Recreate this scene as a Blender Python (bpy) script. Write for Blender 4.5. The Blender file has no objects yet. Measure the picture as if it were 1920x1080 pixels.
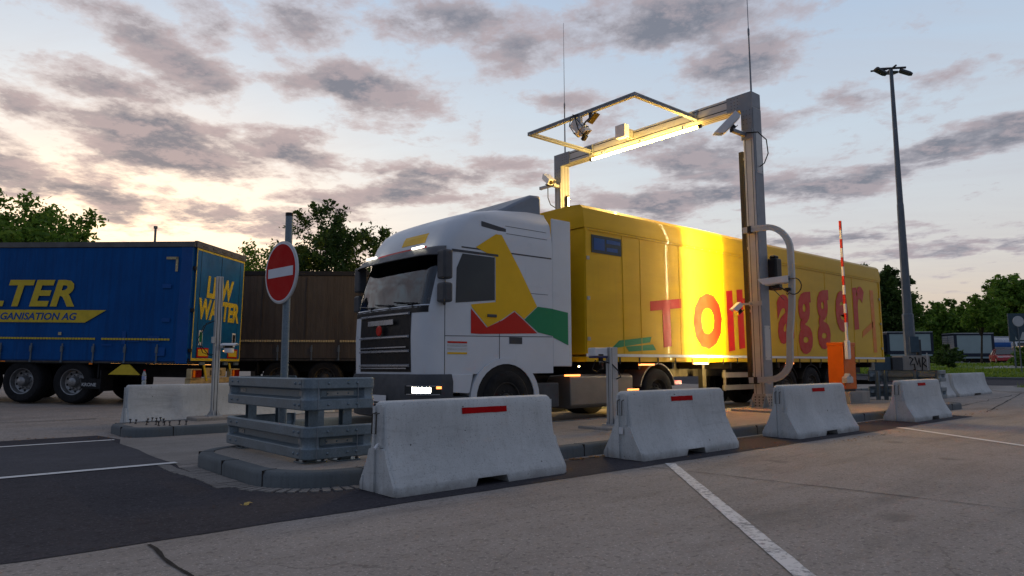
import bpy, math, random
from mathutils import Matrix, Vector, noise as mnoise
R = math.radians
random.seed(7)
for b in (bpy.data.objects, bpy.data.meshes):
    for x in list(b): b.remove(x)
SC = bpy.context.scene
COL = SC.collection

# ------------------------------------------------------------------ camera
AZ, PITCH, ROLL, CAMH, FPX = R(49.257), R(6.454), R(-0.237), 1.102, 1301.8
cam_d = bpy.data.cameras.new('camera'); cam = bpy.data.objects.new('camera', cam_d); COL.objects.link(cam)
cam_d.sensor_width = 36; cam_d.lens = FPX/1920*36; cam_d.clip_end = 3000; cam_d.clip_start = .05
_f = Vector((math.cos(AZ)*math.cos(PITCH), math.sin(AZ)*math.cos(PITCH), math.sin(PITCH)))
_r = Vector((math.sin(AZ), -math.cos(AZ), 0)); _u = _r.cross(_f)
_r2 = _r*math.cos(ROLL)+_u*math.sin(ROLL); _u2 = -_r*math.sin(ROLL)+_u*math.cos(ROLL)
cam.matrix_world = Matrix(((_r2.x, _u2.x, -_f.x, 0), (_r2.y, _u2.y, -_f.y, 0), (_r2.z, _u2.z, -_f.z, CAMH), (0, 0, 0, 1)))
SC.camera = cam

FH = (math.cos(AZ), math.sin(AZ)); RH = (math.sin(AZ), -math.cos(AZ))
def spot(lat, D):            # a point D metres ahead of the photographer and lat metres to the right
    return (D*FH[0]+lat*RH[0], D*FH[1]+lat*RH[1])
def sm(a, b, x):
    t = max(0., min(1., (x-a)/(b-a))); return t*t*(3-2*t)
def gz(x, y):                # height of the ground: flat at the lanes, rising behind them
    L = .22*sm(13.6, 17.2, y)+.12*sm(18, 24, y)
    D = x*FH[0]+y*FH[1]; lat = x*RH[0]+y*RH[1]
    Q = .16*sm(26, 34, D)+.55*sm(31, 42, D)+.42*sm(40, 60, D)+.25*sm(60, 95, D)
    return max(L, Q)

# ------------------------------------------------------------------ materials
MATS = {}
def newmat(name):
    m = bpy.data.materials.new(name); m.use_nodes = True
    nt = m.node_tree; nt.nodes.clear()
    out = nt.nodes.new('ShaderNodeOutputMaterial'); p = nt.nodes.new('ShaderNodeBsdfPrincipled')
    nt.links.new(p.outputs[0], out.inputs[0]); MATS[name] = m
    return m, nt, p
def S(nt, typ, **kw):
    n = nt.nodes.new(typ)
    for k, v in kw.items():
        if k.startswith('i_'): n.inputs[k[2:].replace('_', ' ')].default_value = v
        else: setattr(n, k, v)
    return n
def noise(nt, co, scale, detail=4, rough=.55, dist=0.):
    n = nt.nodes.new('ShaderNodeTexNoise'); n.inputs['Scale'].default_value = scale
    n.inputs['Detail'].default_value = detail; n.inputs['Roughness'].default_value = rough; n.inputs['Distortion'].default_value = dist
    nt.links.new(co, n.inputs['Vector']); return n.outputs['Fac']
def ramp(nt, fac, stops):
    n = nt.nodes.new('ShaderNodeValToRGB'); e = n.color_ramp.elements
    while len(e) > len(stops): e.remove(e[-1])
    while len(e) < len(stops): e.new(1)
    for el, (p, c) in zip(e, stops):
        el.position = p; el.color = (c, c, c, 1) if not hasattr(c, '__len__') else (*c, 1)
    nt.links.new(fac, n.inputs[0]); return n.outputs[0]
def mixc(nt, fac, a, b, typ='MIX'):
    n = nt.nodes.new('ShaderNodeMix'); n.data_type = 'RGBA'; n.blend_type = typ
    for sock, v in ((0, fac), (6, a), (7, b)):
        if hasattr(v, 'links'): nt.links.new(v, n.inputs[sock])
        elif sock == 0: n.inputs[0].default_value = v
        else: n.inputs[sock].default_value = (*v, 1)
    return n.outputs[2]
def math_(nt, op, a, b=None, c=None, clamp=False):
    n = nt.nodes.new('ShaderNodeMath'); n.operation = op; n.use_clamp = clamp
    for i, v in enumerate((a, b, c)):
        if v is None: continue
        if hasattr(v, 'links'): nt.links.new(v, n.inputs[i])
        else: n.inputs[i].default_value = v
    return n.outputs[0]
def coord(nt, scale=(1, 1, 1), world=False):
    m = nt.nodes.new('ShaderNodeMapping'); m.inputs['Scale'].default_value = scale
    if world: nt.links.new(nt.nodes.new('ShaderNodeNewGeometry').outputs['Position'], m.inputs[0])
    else: nt.links.new(nt.nodes.new('ShaderNodeTexCoord').outputs['Object'], m.inputs[0])
    return m.outputs[0]
def bump(nt, p, h, strength=.3, dist=.01):
    n = nt.nodes.new('ShaderNodeBump'); n.inputs['Strength'].default_value = strength; n.inputs['Distance'].default_value = dist
    nt.links.new(h, n.inputs['Height']); nt.links.new(n.outputs[0], p.inputs['Normal'])
def plain(name, col, rough=.5, metal=0., var=.12, scale=3., bumpy=0., bscale=60, spec=None, coat=0.):
    m, nt, p = newmat(name)
    c = coord(nt); f = noise(nt, c, scale, 5, .6)
    a = tuple(v*(1-var) for v in col); b = tuple(min(1, v*(1+var)) for v in col)
    nt.links.new(mixc(nt, ramp(nt, f, [(.3, 0.), (.7, 1.)]), a, b), p.inputs['Base Color'])
    p.inputs['Metallic'].default_value = metal
    rr = ramp(nt, noise(nt, c, scale*2.3, 3), [(.3, max(0, rough-.08)), (.7, min(1, rough+.1))]); nt.links.new(rr, p.inputs['Roughness'])
    p.inputs['Specular IOR Level'].default_value = (.22 if not metal else .5) if spec is None else spec
    if coat: p.inputs['Coat Weight'].default_value = coat; p.inputs['Coat Roughness'].default_value = .06
    if bumpy: bump(nt, p, noise(nt, c, bscale, 3), bumpy, .004)
    return m
def emit(name, col, strength, base=(.8, .8, .8)):
    m, nt, p = newmat(name); p.inputs['Base Color'].default_value = (*base, 1)
    p.inputs['Emission Color'].default_value = (*col, 1); p.inputs['Emission Strength'].default_value = strength
    return m

def concrete(name, col, streak=.35, stain=(.16, .145, .12), speck=.5, world=False, bs=.35, scuff=0.):
    m, nt, p = newmat(name); c0 = coord(nt, world=world)
    oi = nt.nodes.new('ShaderNodeObjectInfo'); cx_ = nt.nodes.new('ShaderNodeVectorMath'); cx_.operation = 'ADD'
    k_ = nt.nodes.new('ShaderNodeVectorMath'); k_.operation = 'SCALE'; k_.inputs[0].default_value = (37, 19, 53); nt.links.new(oi.outputs['Random'], k_.inputs['Scale'])
    nt.links.new(c0, cx_.inputs[0]); nt.links.new(k_.outputs[0], cx_.inputs[1]); c = cx_.outputs[0]
    def sc_(v, q):
        mm = nt.nodes.new('ShaderNodeMapping'); mm.inputs['Scale'].default_value = q; nt.links.new(v, mm.inputs[0]); return mm.outputs[0]
    big = noise(nt, c, 1.3, 6, .62); fine = noise(nt, c, 70, 3, .7); st = noise(nt, sc_(c, (14, 14, .8)), 1.6, 4, .6)
    col1 = mixc(nt, ramp(nt, big, [(.32, 0.), (.68, 1.)]), tuple(v*.84 for v in col), tuple(v*1.1 for v in col))
    col2 = mixc(nt, math_(nt, 'MULTIPLY', ramp(nt, st, [(.5, 0.), (.72, 1.)]), streak), col1, stain)
    col3 = mixc(nt, math_(nt, 'MULTIPLY', ramp(nt, fine, [(.33, 1.), (.42, 0.)]), speck), col2, tuple(v*.5 for v in col))
    if scuff:
        a_ = noise(nt, sc_(c, (1.2, 2, 9)), 1.5, 7, .7, .7); b_ = noise(nt, c, .9, 3)
        col3 = mixc(nt, math_(nt, 'MULTIPLY', ramp(nt, math_(nt, 'MULTIPLY', a_, math_(nt, 'ADD', b_, .5)), [(.56, 0.), (.68, 1.)]), scuff), col3, (.10, .10, .10))
        sp_ = nt.nodes.new('ShaderNodeSeparateXYZ'); nt.links.new(c0, sp_.inputs[0])
        dz = math_(nt, 'ADD', sp_.outputs[2], math_(nt, 'MULTIPLY', math_(nt, 'SUBTRACT', noise(nt, c, 6, 6, .7), .5), .28))
        col3 = mixc(nt, math_(nt, 'MULTIPLY', ramp(nt, dz, [(.0, 1.), (.10, 0.)]), .55), col3, (.17, .155, .135))
        ch = noise(nt, c, 19, 2, .4); col3 = mixc(nt, ramp(nt, ch, [(.22, 1.), (.25, 0.)]), col3, (.12, .12, .115))
    nt.links.new(col3, p.inputs['Base Color']); p.inputs['Roughness'].default_value = .9; p.inputs['Specular IOR Level'].default_value = .12
    bump(nt, p, math_(nt, 'ADD', fine, math_(nt, 'MULTIPLY', big, .6)), bs, .004)
    return m
def pavement(name, dark, light, grit, blotch, cracks=False, gs=95):
    m, nt, p = newmat(name); c = coord(nt, world=True)
    big = noise(nt, c, .55, 6, .6); mid = noise(nt, c, 4., 5, .6); fine = noise(nt, c, gs, 3, .75); fine2 = noise(nt, c, gs*.42, 2, .6)
    k = math_(nt, 'ADD', math_(nt, 'MULTIPLY', big, .6), math_(nt, 'MULTIPLY', mid, .4))
    col = mixc(nt, ramp(nt, k, [(.36, 0.), (.64, 1.)]), dark, light)
    col = mixc(nt, math_(nt, 'MULTIPLY', ramp(nt, fine, [(.56, 0.), (.7, 1.)]), grit), col, tuple(min(1, v*2.6+.05) for v in light))
    col = mixc(nt, math_(nt, 'MULTIPLY', ramp(nt, fine2, [(.34, 1.), (.44, 0.)]), .5), col, tuple(v*.45 for v in dark))
    sp = noise(nt, coord(nt, (.25, 1.1, 1), True), 1.1, 5, .65, .6)
    if cracks:
        wv = nt.nodes.new('ShaderNodeVectorMath'); wv.operation = 'ADD'; nz = nt.nodes.new('ShaderNodeTexNoise'); nz.inputs['Scale'].default_value = 2.5; nz.inputs['Detail'].default_value = 5
        nt.links.new(c, nz.inputs['Vector']); sc2 = nt.nodes.new('ShaderNodeVectorMath'); sc2.operation = 'SCALE'; sc2.inputs['Scale'].default_value = .35
        nt.links.new(nz.outputs['Color'], sc2.inputs[0]); nt.links.new(c, wv.inputs[0]); nt.links.new(sc2.outputs[0], wv.inputs[1])
        vo = nt.nodes.new('ShaderNodeTexVoronoi'); vo.feature = 'DISTANCE_TO_EDGE'; vo.inputs['Scale'].default_value = .42; nt.links.new(wv.outputs[0], vo.inputs['Vector'])
        ck = math_(nt, 'MULTIPLY', ramp(nt, vo.outputs['Distance'], [(.0, 1.), (.0035, 0.)]), ramp(nt, noise(nt, c, .3, 3), [(.48, 0.), (.56, 1.)]))
        col = mixc(nt, math_(nt, 'MULTIPLY', ck, .6), col, tuple(v*.35 for v in dark))
        tr_ = noise(nt, coord(nt, (.35, 2.2, 1), True), 1.3, 4, .5); col = mixc(nt, math_(nt, 'MULTIPLY', ramp(nt, tr_, [(.5, 0.), (.66, 1.)]), .22), col, tuple(v*.5 for v in dark))
    os_ = noise(nt, coord(nt, (.9, .9, 1), True), 1.7, 2, .4); col = mixc(nt, math_(nt, 'MULTIPLY', ramp(nt, os_, [(.70, 0.), (.76, 1.)]), blotch*.8), col, tuple(v*.5 for v in dark))
    col = mixc(nt, math_(nt, 'MULTIPLY', ramp(nt, sp, [(.55, 0.), (.75, 1.)]), blotch), col, tuple(v*.45 for v in dark))
    nt.links.new(col, p.inputs['Base Color']); p.inputs['Roughness'].default_value = .9; p.inputs['Specular IOR Level'].default_value = .15
    bump(nt, p, math_(nt, 'ADD', fine, fine2), .5, .004)
    return m

pavement('plaza', (.235, .212, .19), (.30, .272, .245), .5, .55, gs=52, cracks=True)
pavement('asphalt', (.030, .029, .035), (.046, .044, .051), .45, .25, gs=40)
pavement('asphalt_grey', (.05, .05, .056), (.075, .074, .082), .3, .3)
pavement('lane_concrete', (.20, .185, .165), (.27, .25, .23), .25, .5)
pavement('island_concrete', (.23, .21, .185), (.30, .275, .245), .2, .3)
pavement('cobble', (.15, .14, .13), (.22, .21, .195), .3, .6)
concrete('barrier_concrete', (.50, .52, .515), streak=.20, stain=(.22, .21, .19), speck=.8, bs=.55, scuff=.15)
concrete('kerb_concrete', (.12, .135, .14), streak=.3, stain=(.06, .06, .06))
concrete('kerb_light', (.25, .245, .235), streak=.3)
concrete('old_concrete', (.30, .28, .25), streak=.5)
# joints filled with dirt
plain('joint_dirt', (.025, .022, .02), .95, var=.5, scale=9)
# road paint, worn
def paint_worn(name, wear=.5):
    m, nt, p = newmat(name); c = coord(nt, world=True)
    w = noise(nt, c, 22, 6, .7, .4); w2 = noise(nt, c, 3.1, 3)
    k = math_(nt, 'ADD', math_(nt, 'MULTIPLY', w, .7), math_(nt, 'MULTIPLY', w2, .3))
    col = mixc(nt, ramp(nt, k, [(wear-.07, 0.), (wear+.04, 1.)]), (.21, .215, .22), (.62, .62, .60))
    nt.links.new(col, p.inputs['Base Color']); p.inputs['Roughness'].default_value = .8
    bump(nt, p, noise(nt, c, 90, 3), .4, .003)
paint_worn('road_paint_worn', .49); paint_worn('road_paint', .40)

def galvanised():
    m, nt, p = newmat('galvanised'); c = coord(nt)
    v = nt.nodes.new('ShaderNodeTexVoronoi'); v.inputs['Scale'].default_value = 55; nt.links.new(c, v.inputs['Vector'])
    big = noise(nt, c, 5, 6, .65, .8)
    k = math_(nt, 'ADD', math_(nt, 'MULTIPLY', v.outputs['Distance'], .22), math_(nt, 'MULTIPLY', big, .8))
    col = ramp(nt, k, [(.3, (.115, .155, .18)), (.5, (.15, .195, .225)), (.75, (.215, .265, .30))])
    nt.links.new(col, p.inputs['Base Color']); p.inputs['Metallic'].default_value = .55
    nt.links.new(ramp(nt, big, [(.3, .42), (.7, .62)]), p.inputs['Roughness'])
    bump(nt, p, big, .06, .003)
galvanised()
plain('aluminium', (.40, .41, .41), .42, .35, .06, 6)
plain('aluminium_grey', (.20, .22, .245), .5, .3, .07, 4)
plain('slot_black', (.012, .012, .013), .6, 0, .1)
plain('plate_steel', (.30, .30, .28), .5, .3, .15, 12)
plain('black_plastic', (.016, .016, .018), .42, 0, .2, 8)
plain('cable_black', (.01, .01, .011), .45, 0, .1)
plain('white_housing', (.62, .63, .64), .4, 0, .05, 5)
plain('navy_plastic', (.02, .03, .12), .5)
plain('rubber', (.012, .012, .013), .8, 0, .35, 7, .3, 60)
plain('rim_metal', (.24, .24, .24), .4, .7, .3, 9)
plain('rim_dark', (.05, .045, .04), .7, .3, .4, 9)
plain('bolt_steel', (.05, .05, .055), .5, .6, .3)
plain('chassis_black', (.012, .012, .013), .6, 0, .4, 4)
plain('sign_red', (.40, .002, .004), .55, 0, .05, spec=.06)
plain('sign_white', (.56, .60, .66), .5, 0, .04)
plain('sign_back', (.42, .44, .45), .5, .3, .08)
plain('barrier_red_tape', (.36, .003, .005), .6, 0, .22, 14, spec=.06)
plain('gate_orange', (.62, .12, .006), .45, 0, .1, 3)
plain('gate_white', (.70, .70, .70), .45, 0, .05)
plain('gate_red', (.55, .02, .015), .45, 0, .08)
plain('lamp_mast', (.10, .125, .15), .6, .3, .15, 2)
plain('lamp_head', (.04, .045, .05), .5, .2)
plain('truck_white', (.55, .585, .62), .35, 0, .05, 1.2, coat=.12)
plain('truck_grey_plastic', (.055, .06, .068), .5, 0, .2, 3)
plain('deflector_grey', (.19, .22, .26), .5)
plain('grille_black', (.008, .009, .011), .45, 0, .2, 5)
plain('chrome_slat', (.35, .37, .40), .3, .6, .1)
plain('livery_yellow', (.72, .42, .002), .4, 0, .05, coat=.06)
plain('livery_red', (.46, .008, .002), .4, 0, .05, coat=.04)
plain('livery_green', (.0, .19, .075), .4, 0, .05, coat=.06)
plain('livery_orange', (.65, .17, .01), .4)
plain('tank_metal', (.20, .18, .155), .42, .5, .15, 2)
plain('reflector_orange', (.9, .22, .01), .3)
plain('roof_grey', (.10, .095, .09), .7, .1, .3, 2)
plain('blue_paint', (.0008, .060, .235), .4, 0, .15, 2)
plain('blue_paint_light', (.004, .088, .215), .45, 0, .25, 1.5)
plain('yellow_paint', (.55, .40, .03), .5, 0, .12, 6)
plain('bumper_cream', (.38, .29, .15), .6, 0, .3, 6)
plain('tail_red', (.16, .008, .006), .3)
plain('plate_dark', (.14, .11, .06), .6)
plain('dark_top', (.018, .018, .02), .6)
plain('dark_curtain_band', (.045, .036, .03), .8, 0, .3, 3)
plain('dark_yellow_marks', (.42, .34, .19), .7, 0, .3, 20)
plain('panel_mint', (.28, .36, .36), .6, 0, .06, 1)
plain('panel_white', (.42, .44, .45), .6, 0, .1, 2)
plain('frame_navy', (.02, .028, .045), .6)
plain('green_cab', (.008, .09, .07), .35)
plain('tanker_silver', (.40, .42, .45), .3, .5, .1, 1)
plain('tanker_blue', (.015, .09, .30), .4)
plain('car_red', (.30, .012, .02), .3, coat=.4)
plain('car_black', (.012, .013, .016), .3, coat=.4)
plain('car_white', (.5, .52, .55), .35)
plain('slate_blue', (.045, .075, .10), .6)
plain('graffiti_ink', (.01, .01, .012), .7)
plain('brown_leaf', (.20, .09, .02), .8, 0, .4, 30)
plain('yellow_leaf', (.42, .30, .08), .8, 0, .3, 30)
plain('bark', (.05, .04, .03), .9, 0, .4, 6, .5, 30)
plain('cab_interior', (.02, .022, .024), .9)
plain('shirt_blue', (.02, .19, .32), .9)
plain('bottle_label', (.25, .3, .5), .5)
plain('cap_red', (.5, .01, .02), .5)

def yellow_tarp():
    m, nt, p = newmat('trailer_yellow'); c = coord(nt)
    f = noise(nt, coord(nt, (.5, 1, 2.2)), .9, 5, .6)
    col = mixc(nt, ramp(nt, f, [(.3, 0.), (.7, 1.)]), (.53, .31, .0005), (.65, .385, .0007))
    d = noise(nt, coord(nt, (3, 1, .25)), 2.2, 5, .65)
    col = mixc(nt, math_(nt, 'MULTIPLY', ramp(nt, d, [(.58, 0.), (.8, 1.)]), .25), col, (.30, .21, .01))
    nt.links.new(col, p.inputs['Base Color'])
    p.inputs['Roughness'].default_value = .45; p.inputs['Specular IOR Level'].default_value = .2
    p.inputs['Coat Weight'].default_value = .14; p.inputs['Coat Roughness'].default_value = .03; p.inputs['Coat IOR'].default_value = 1.4
    w = nt.nodes.new('ShaderNodeTexWave'); w.inputs['Scale'].default_value = 4.; w.inputs['Distortion'].default_value = .4
    nt.links.new(coord(nt), w.inputs['Vector'])
    bump(nt, p, math_(nt, 'ADD', noise(nt, coord(nt, (2.5, 1, .2)), 1.6, 3), math_(nt, 'MULTIPLY', w.outputs['Fac'], .012)), .12, .012)
yellow_tarp()
def curtain(name, c1, c2, dirt, amt):
    m, nt, p = newmat(name)
    f = noise(nt, coord(nt, (1, 1, .5)), 1.4, 6, .6); s = noise(nt, coord(nt, (5, 1, .18)), 1.8, 5, .65)
    col = mixc(nt, ramp(nt, f, [(.3, 0.), (.7, 1.)]), c1, c2)
    col = mixc(nt, math_(nt, 'MULTIPLY', ramp(nt, s, [(.45, 0.), (.75, 1.)]), amt), col, dirt)
    nt.links.new(col, p.inputs['Base Color']); p.inputs['Roughness'].default_value = .6; p.inputs['Specular IOR Level'].default_value = .12
    fold = noise(nt, coord(nt, (2.2, 1, .5)), 2.0, 4, .55, .5)
    bump(nt, p, math_(nt, 'ADD', fold, math_(nt, 'MULTIPLY', noise(nt, coord(nt), 14, 3), .12)), .55, .05)
curtain('blue_curtain', (.0008, .052, .195), (.001, .075, .265), (.003, .026, .10), .5)
curtain('dark_curtain', (.058, .050, .045), (.080, .069, .061), (.03, .025, .022), .6)

def glassy(name, col, rough=.08, trans=0.):
    m, nt, p = newmat(name); p.inputs['Base Color'].default_value = (*col, 1); p.inputs['Roughness'].default_value = rough
    p.inputs['Transmission Weight'].default_value = trans; p.inputs['IOR'].default_value = 1.45
    return m
glassy('dark_glass', (.012, .018, .022)); glassy('car_glass', (.02, .03, .035)); glassy('bottle_plastic', (.7, .8, .85), .1, .8)
glassy('lens_glass', (.01, .01, .015), .05)
def windscreen():
    m, nt, p = newmat('windscreen_glass')
    out = [n for n in nt.nodes if n.type == 'OUTPUT_MATERIAL'][0]
    g = nt.nodes.new('ShaderNodeBsdfGlossy'); g.inputs['Roughness'].default_value = .03; g.inputs['Color'].default_value = (.9, .95, 1, 1)
    t = nt.nodes.new('ShaderNodeBsdfTransparent'); t.inputs['Color'].default_value = (.5, .58, .58, 1)
    fr = nt.nodes.new('ShaderNodeFresnel'); fr.inputs['IOR'].default_value = 1.7
    mx = nt.nodes.new('ShaderNodeMixShader'); nt.links.new(fr.outputs[0], mx.inputs[0]); nt.links.new(t.outputs[0], mx.inputs[1]); nt.links.new(g.outputs[0], mx.inputs[2])
    nt.links.new(mx.outputs[0], out.inputs[0])
windscreen()

WARM = (1., .72, .30)
emit('tube_light', (1., .60, .13), 110.)
emit('led_strip', (1., .80, .45), 300.)
emit('headlight_lit', (1., .93, .78), 60.)
emit('marker_lit', (1., .92, .75), 5.)
emit('orange_lit', (1., .25, .02), 3.2)
emit('warm_spot', (1., .62, .25), 40.)
emit('tail_lit', (1., .03, .01), 1.2)
emit('scanner_led', (1., .45, .1), 2.)

def leafmat(name, c1, c2, c3, tr=.25):
    m, nt, p = newmat(name)
    out = [n for n in nt.nodes if n.type == 'OUTPUT_MATERIAL'][0]
    oi = nt.nodes.new('ShaderNodeNewGeometry')
    f = noise(nt, coord(nt), .9, 3, .6)
    k = math_(nt, 'ADD', math_(nt, 'MULTIPLY', oi.outputs['Random Per Island'], .5), math_(nt, 'MULTIPLY', f, .6))
    col = ramp(nt, k, [(.25, c1), (.55, c2), (.85, c3)])
    nt.links.new(col, p.inputs['Base Color']); p.inputs['Roughness'].default_value = .65; p.inputs['Specular IOR Level'].default_value = .3
    t = nt.nodes.new('ShaderNodeBsdfTranslucent'); nt.links.new(col, t.inputs['Color'])
    mx = nt.nodes.new('ShaderNodeMixShader'); mx.inputs[0].default_value = tr
    nt.links.new(p.outputs[0], mx.inputs[1]); nt.links.new(t.outputs[0], mx.inputs[2]); nt.links.new(mx.outputs[0], out.inputs[0])
leafmat('leaf_green', (.05, .12, .014), (.11, .22, .028), (.21, .32, .045), .5)
leafmat('leaf_dark', (.026, .06, .013), (.055, .105, .021), (.11, .17, .032), .4)
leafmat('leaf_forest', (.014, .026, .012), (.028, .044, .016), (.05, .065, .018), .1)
leafmat('grass_blade', (.085, .155, .012), (.16, .25, .02), (.26, .32, .04), .35)
pavement('grass_soil', (.06, .11, .014), (.11, .17, .025), .2, .3)
pavement('verge_stones', (.22, .22, .20), (.30, .30, .27), .3, .4)

# ------------------------------------------------------------------ mesh builder
SPLIT = set('splice_plate overlap_seam pressed_line body_latch side_fairing corner_post orange_mark rear_block step_box curtain_mark patch blue_mark loop_clamp arm_bracket led_bracket rear_door step hinge side_reflector hanger end_cap door_latch curtain_pole steering_wheel green_brush_mark strap_end'.split())
class MB:
    def __init__(s): s.v = []; s.f = []; s.mi = []; s.cur = 0; s.T = None
    def pt(s, p):
        p = Vector(p)
        if s.T: p = s.T @ p
        s.v.append(p); return len(s.v)-1
    def face(s, idx): s.f.append(tuple(idx)); s.mi.append(s.cur)
    def poly(s, pts): s.face([s.pt(p) for p in pts])
    def box(s, x0, x1, y0, y1, z0, z1, M=None):
        P = [Vector(q) for q in ((x0, y0, z0), (x1, y0, z0), (x1, y1, z0), (x0, y1, z0), (x0, y0, z1), (x1, y0, z1), (x1, y1, z1), (x0, y1, z1))]
        if M: P = [M @ q for q in P]
        i = [s.pt(q) for q in P]
        for q in ((0, 3, 2, 1), (4, 5, 6, 7), (0, 1, 5, 4), (1, 2, 6, 5), (2, 3, 7, 6), (3, 0, 4, 7)): s.face([i[k] for k in q])
        return s
    def cbox(s, c, size, M=None, rot=None):
        h = [v/2 for v in size]
        MM = Matrix.Translation(Vector(c)) @ (rot.to_4x4() if rot else Matrix.Identity(4))
        if M: MM = M @ MM
        return s.box(-h[0], h[0], -h[1], h[1], -h[2], h[2], MM)
    def loft(s, loops, closed=True, caps=True):
        L = [[s.pt(p) for p in lp] for lp in loops]; n = len(L[0])
        for a, b in zip(L, L[1:]):
            for k in range(n if closed else n-1):
                s.face((a[k], a[(k+1) % n], b[(k+1) % n], b[k]))
        if caps and closed: s.face(L[0][::-1]); s.face(L[-1])
        return s
    def prism(s, pts, d):
        d = Vector(d); return s.loft([pts, [Vector(p)+d for p in pts]])
    def tube(s, path, r, n=8, caps=True, prof=None):
        path = [Vector(p) for p in path]; loops = []; prev = None
        for i, p in enumerate(path):
            t = (path[min(i+1, len(path)-1)]-path[max(i-1, 0)]).normalized()
            if prev is None:
                a = Vector((0, 0, 1)) if abs(t.z) < .9 else Vector((1, 0, 0))
                u = t.cross(a).normalized()
            else: u = (prev-t*prev.dot(t)).normalized()
            prev = u; w = t.cross(u)
            rr = r[i] if hasattr(r, '__len__') else r
            if prof: loops.append([p+u*q[0]*rr+w*q[1]*rr for q in prof])
            else: loops.append([p+(u*math.cos(2*math.pi*k/n)+w*math.sin(2*math.pi*k/n))*rr for k in range(n)])
        return s.loft(loops, True, caps)
    def disc_cyl(s, c, ax, r0, r1, h, n=24):      # from c along ax by h
        c = Vector(c); ax = Vector(ax).normalized(); return s.tube([c, c+ax*h], [r0, r1], n)
    def lathe(s, c, ax, prof, n=28, caps=True):      # prof: (radius, distance along axis)
        c = Vector(c); ax = Vector(ax).normalized()
        a = Vector((0, 0, 1)) if abs(ax.z) < .9 else Vector((1, 0, 0)); u = ax.cross(a).normalized(); w = ax.cross(u)
        return s.loft([[c+ax*h+(u*math.cos(2*math.pi*k/n)+w*math.sin(2*math.pi*k/n))*max(r, 1e-4) for k in range(n)] for r, h in prof], True, caps)
    def build(s, name, mats, parent=None, bevel=0., smooth=False, local=False, segs=2):
        if parent is not None and name in SPLIT:
            par = list(range(len(s.v)))
            def fd(i):
                while par[i] != i: par[i] = par[par[i]]; i = par[i]
                return i
            for f in s.f:
                for k in f[1:]: par[fd(k)] = fd(f[0])
            groups = {}
            for f, m in zip(s.f, s.mi): groups.setdefault(fd(f[0]), []).append((f, m))
            if len(groups) > 1:
                for g in groups.values():
                    q = MB(); mp_ = {}
                    for f, m in g:
                        for k in f:
                            if k not in mp_: mp_[k] = len(q.v); q.v.append(s.v[k])
                        q.f.append(tuple(mp_[k] for k in f)); q.mi.append(m)
                    o = q.build(name, mats, parent, bevel, smooth, local, segs)
                return o
        if isinstance(mats, str): mats = [mats]
        me = bpy.data.meshes.new(name); inv = None
        if parent is not None and not local: inv = world_of(parent).inverted()
        vs = [tuple(inv @ p) if inv else tuple(p) for p in s.v]
        me.from_pydata(vs, [], s.f); me.validate()
        for m in mats: me.materials.append(MATS[m])
        if len(me.polygons) == len(s.mi): me.polygons.foreach_set('material_index', s.mi)
        import bmesh
        if len(s.f) < 20000:
            bm = bmesh.new(); bm.from_mesh(me); bmesh.ops.recalc_face_normals(bm, faces=bm.faces); bm.to_mesh(me); bm.free()
        if smooth:
            me.polygons.foreach_set('use_smooth', [True]*len(me.polygons))
            try: me.set_sharp_from_angle(angle=R(smooth if smooth is not True else 40))
            except Exception: pass
        o = bpy.data.objects.new(name, me); COL.objects.link(o)
        if parent is not None: o.parent = parent
        if bevel:
            md = o.modifiers.new('b', 'BEVEL'); md.width = bevel; md.segments = segs; md.limit_method = 'ANGLE'; md.angle_limit = R(35)
        return o
def world_of(o):
    m = Matrix.LocRotScale(o.location, o.rotation_euler, o.scale)
    return world_of(o.parent) @ m if o.parent else m
def tag(o, label=None, cat=None, group=None, kind=None):
    if label: o['label'] = label
    if cat: o['category'] = cat
    if group: o['group'] = group
    if kind: o['kind'] = kind
    return o
def thing(name, label, cat, loc=(0, 0, 0), rot=(0, 0, 0), group=None):
    o = bpy.data.objects.new(name, None); COL.objects.link(o); o.location = loc; o.rotation_euler = rot
    o.empty_display_size = .2
    return tag(o, label, cat, group)
def struct(name, mb, m, **k): return tag(mb.build(name, m, **k), kind='structure')
def copy_tree(o, parent=None):
    c = o.copy(); COL.objects.link(c); c.parent = parent
    for ch in [x for x in COL.objects if x.parent == o]: copy_tree(ch, c)
    return c
def text(name, body, size, mat, parent, org, xd, ud, bold=.0, shear=0., xs=1., align='LEFT', depth=.003, space=1., label=None):
    cu = bpy.data.curves.new(name, 'FONT'); cu.body = body; cu.size = size; cu.offset = bold*size; cu.shear = shear; cu.align_x = align; cu.extrude = depth/2
    cu.space_character = space; cu.resolution_u = 3
    tmp = bpy.data.objects.new('tmp', cu); COL.objects.link(tmp)
    dg = bpy.context.evaluated_depsgraph_get(); me = bpy.data.meshes.new_from_object(tmp.evaluated_get(dg))
    bpy.data.objects.remove(tmp); bpy.data.curves.remove(cu)
    xd = Vector(xd).normalized(); ud = Vector(ud).normalized(); nd = xd.cross(ud)
    org = Vector(org)
    M = Matrix(((xd.x*xs, ud.x, nd.x, org.x), (xd.y*xs, ud.y, nd.y, org.y), (xd.z*xs, ud.z, nd.z, org.z), (0, 0, 0, 1)))
    me.transform(M); me.materials.clear(); me.materials.append(MATS[mat])
    o = bpy.data.objects.new(name, me); COL.objects.link(o)
    if parent: o.parent = parent
    return o
def wtext(name, body, size, mat, parent, org, xd, ud, **k):      # world coordinates
    inv = world_of(parent).inverted()
    return text(name, body, size, mat, parent, inv @ Vector(org), inv.to_3x3() @ Vector(xd), inv.to_3x3() @ Vector(ud), **k)

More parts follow.
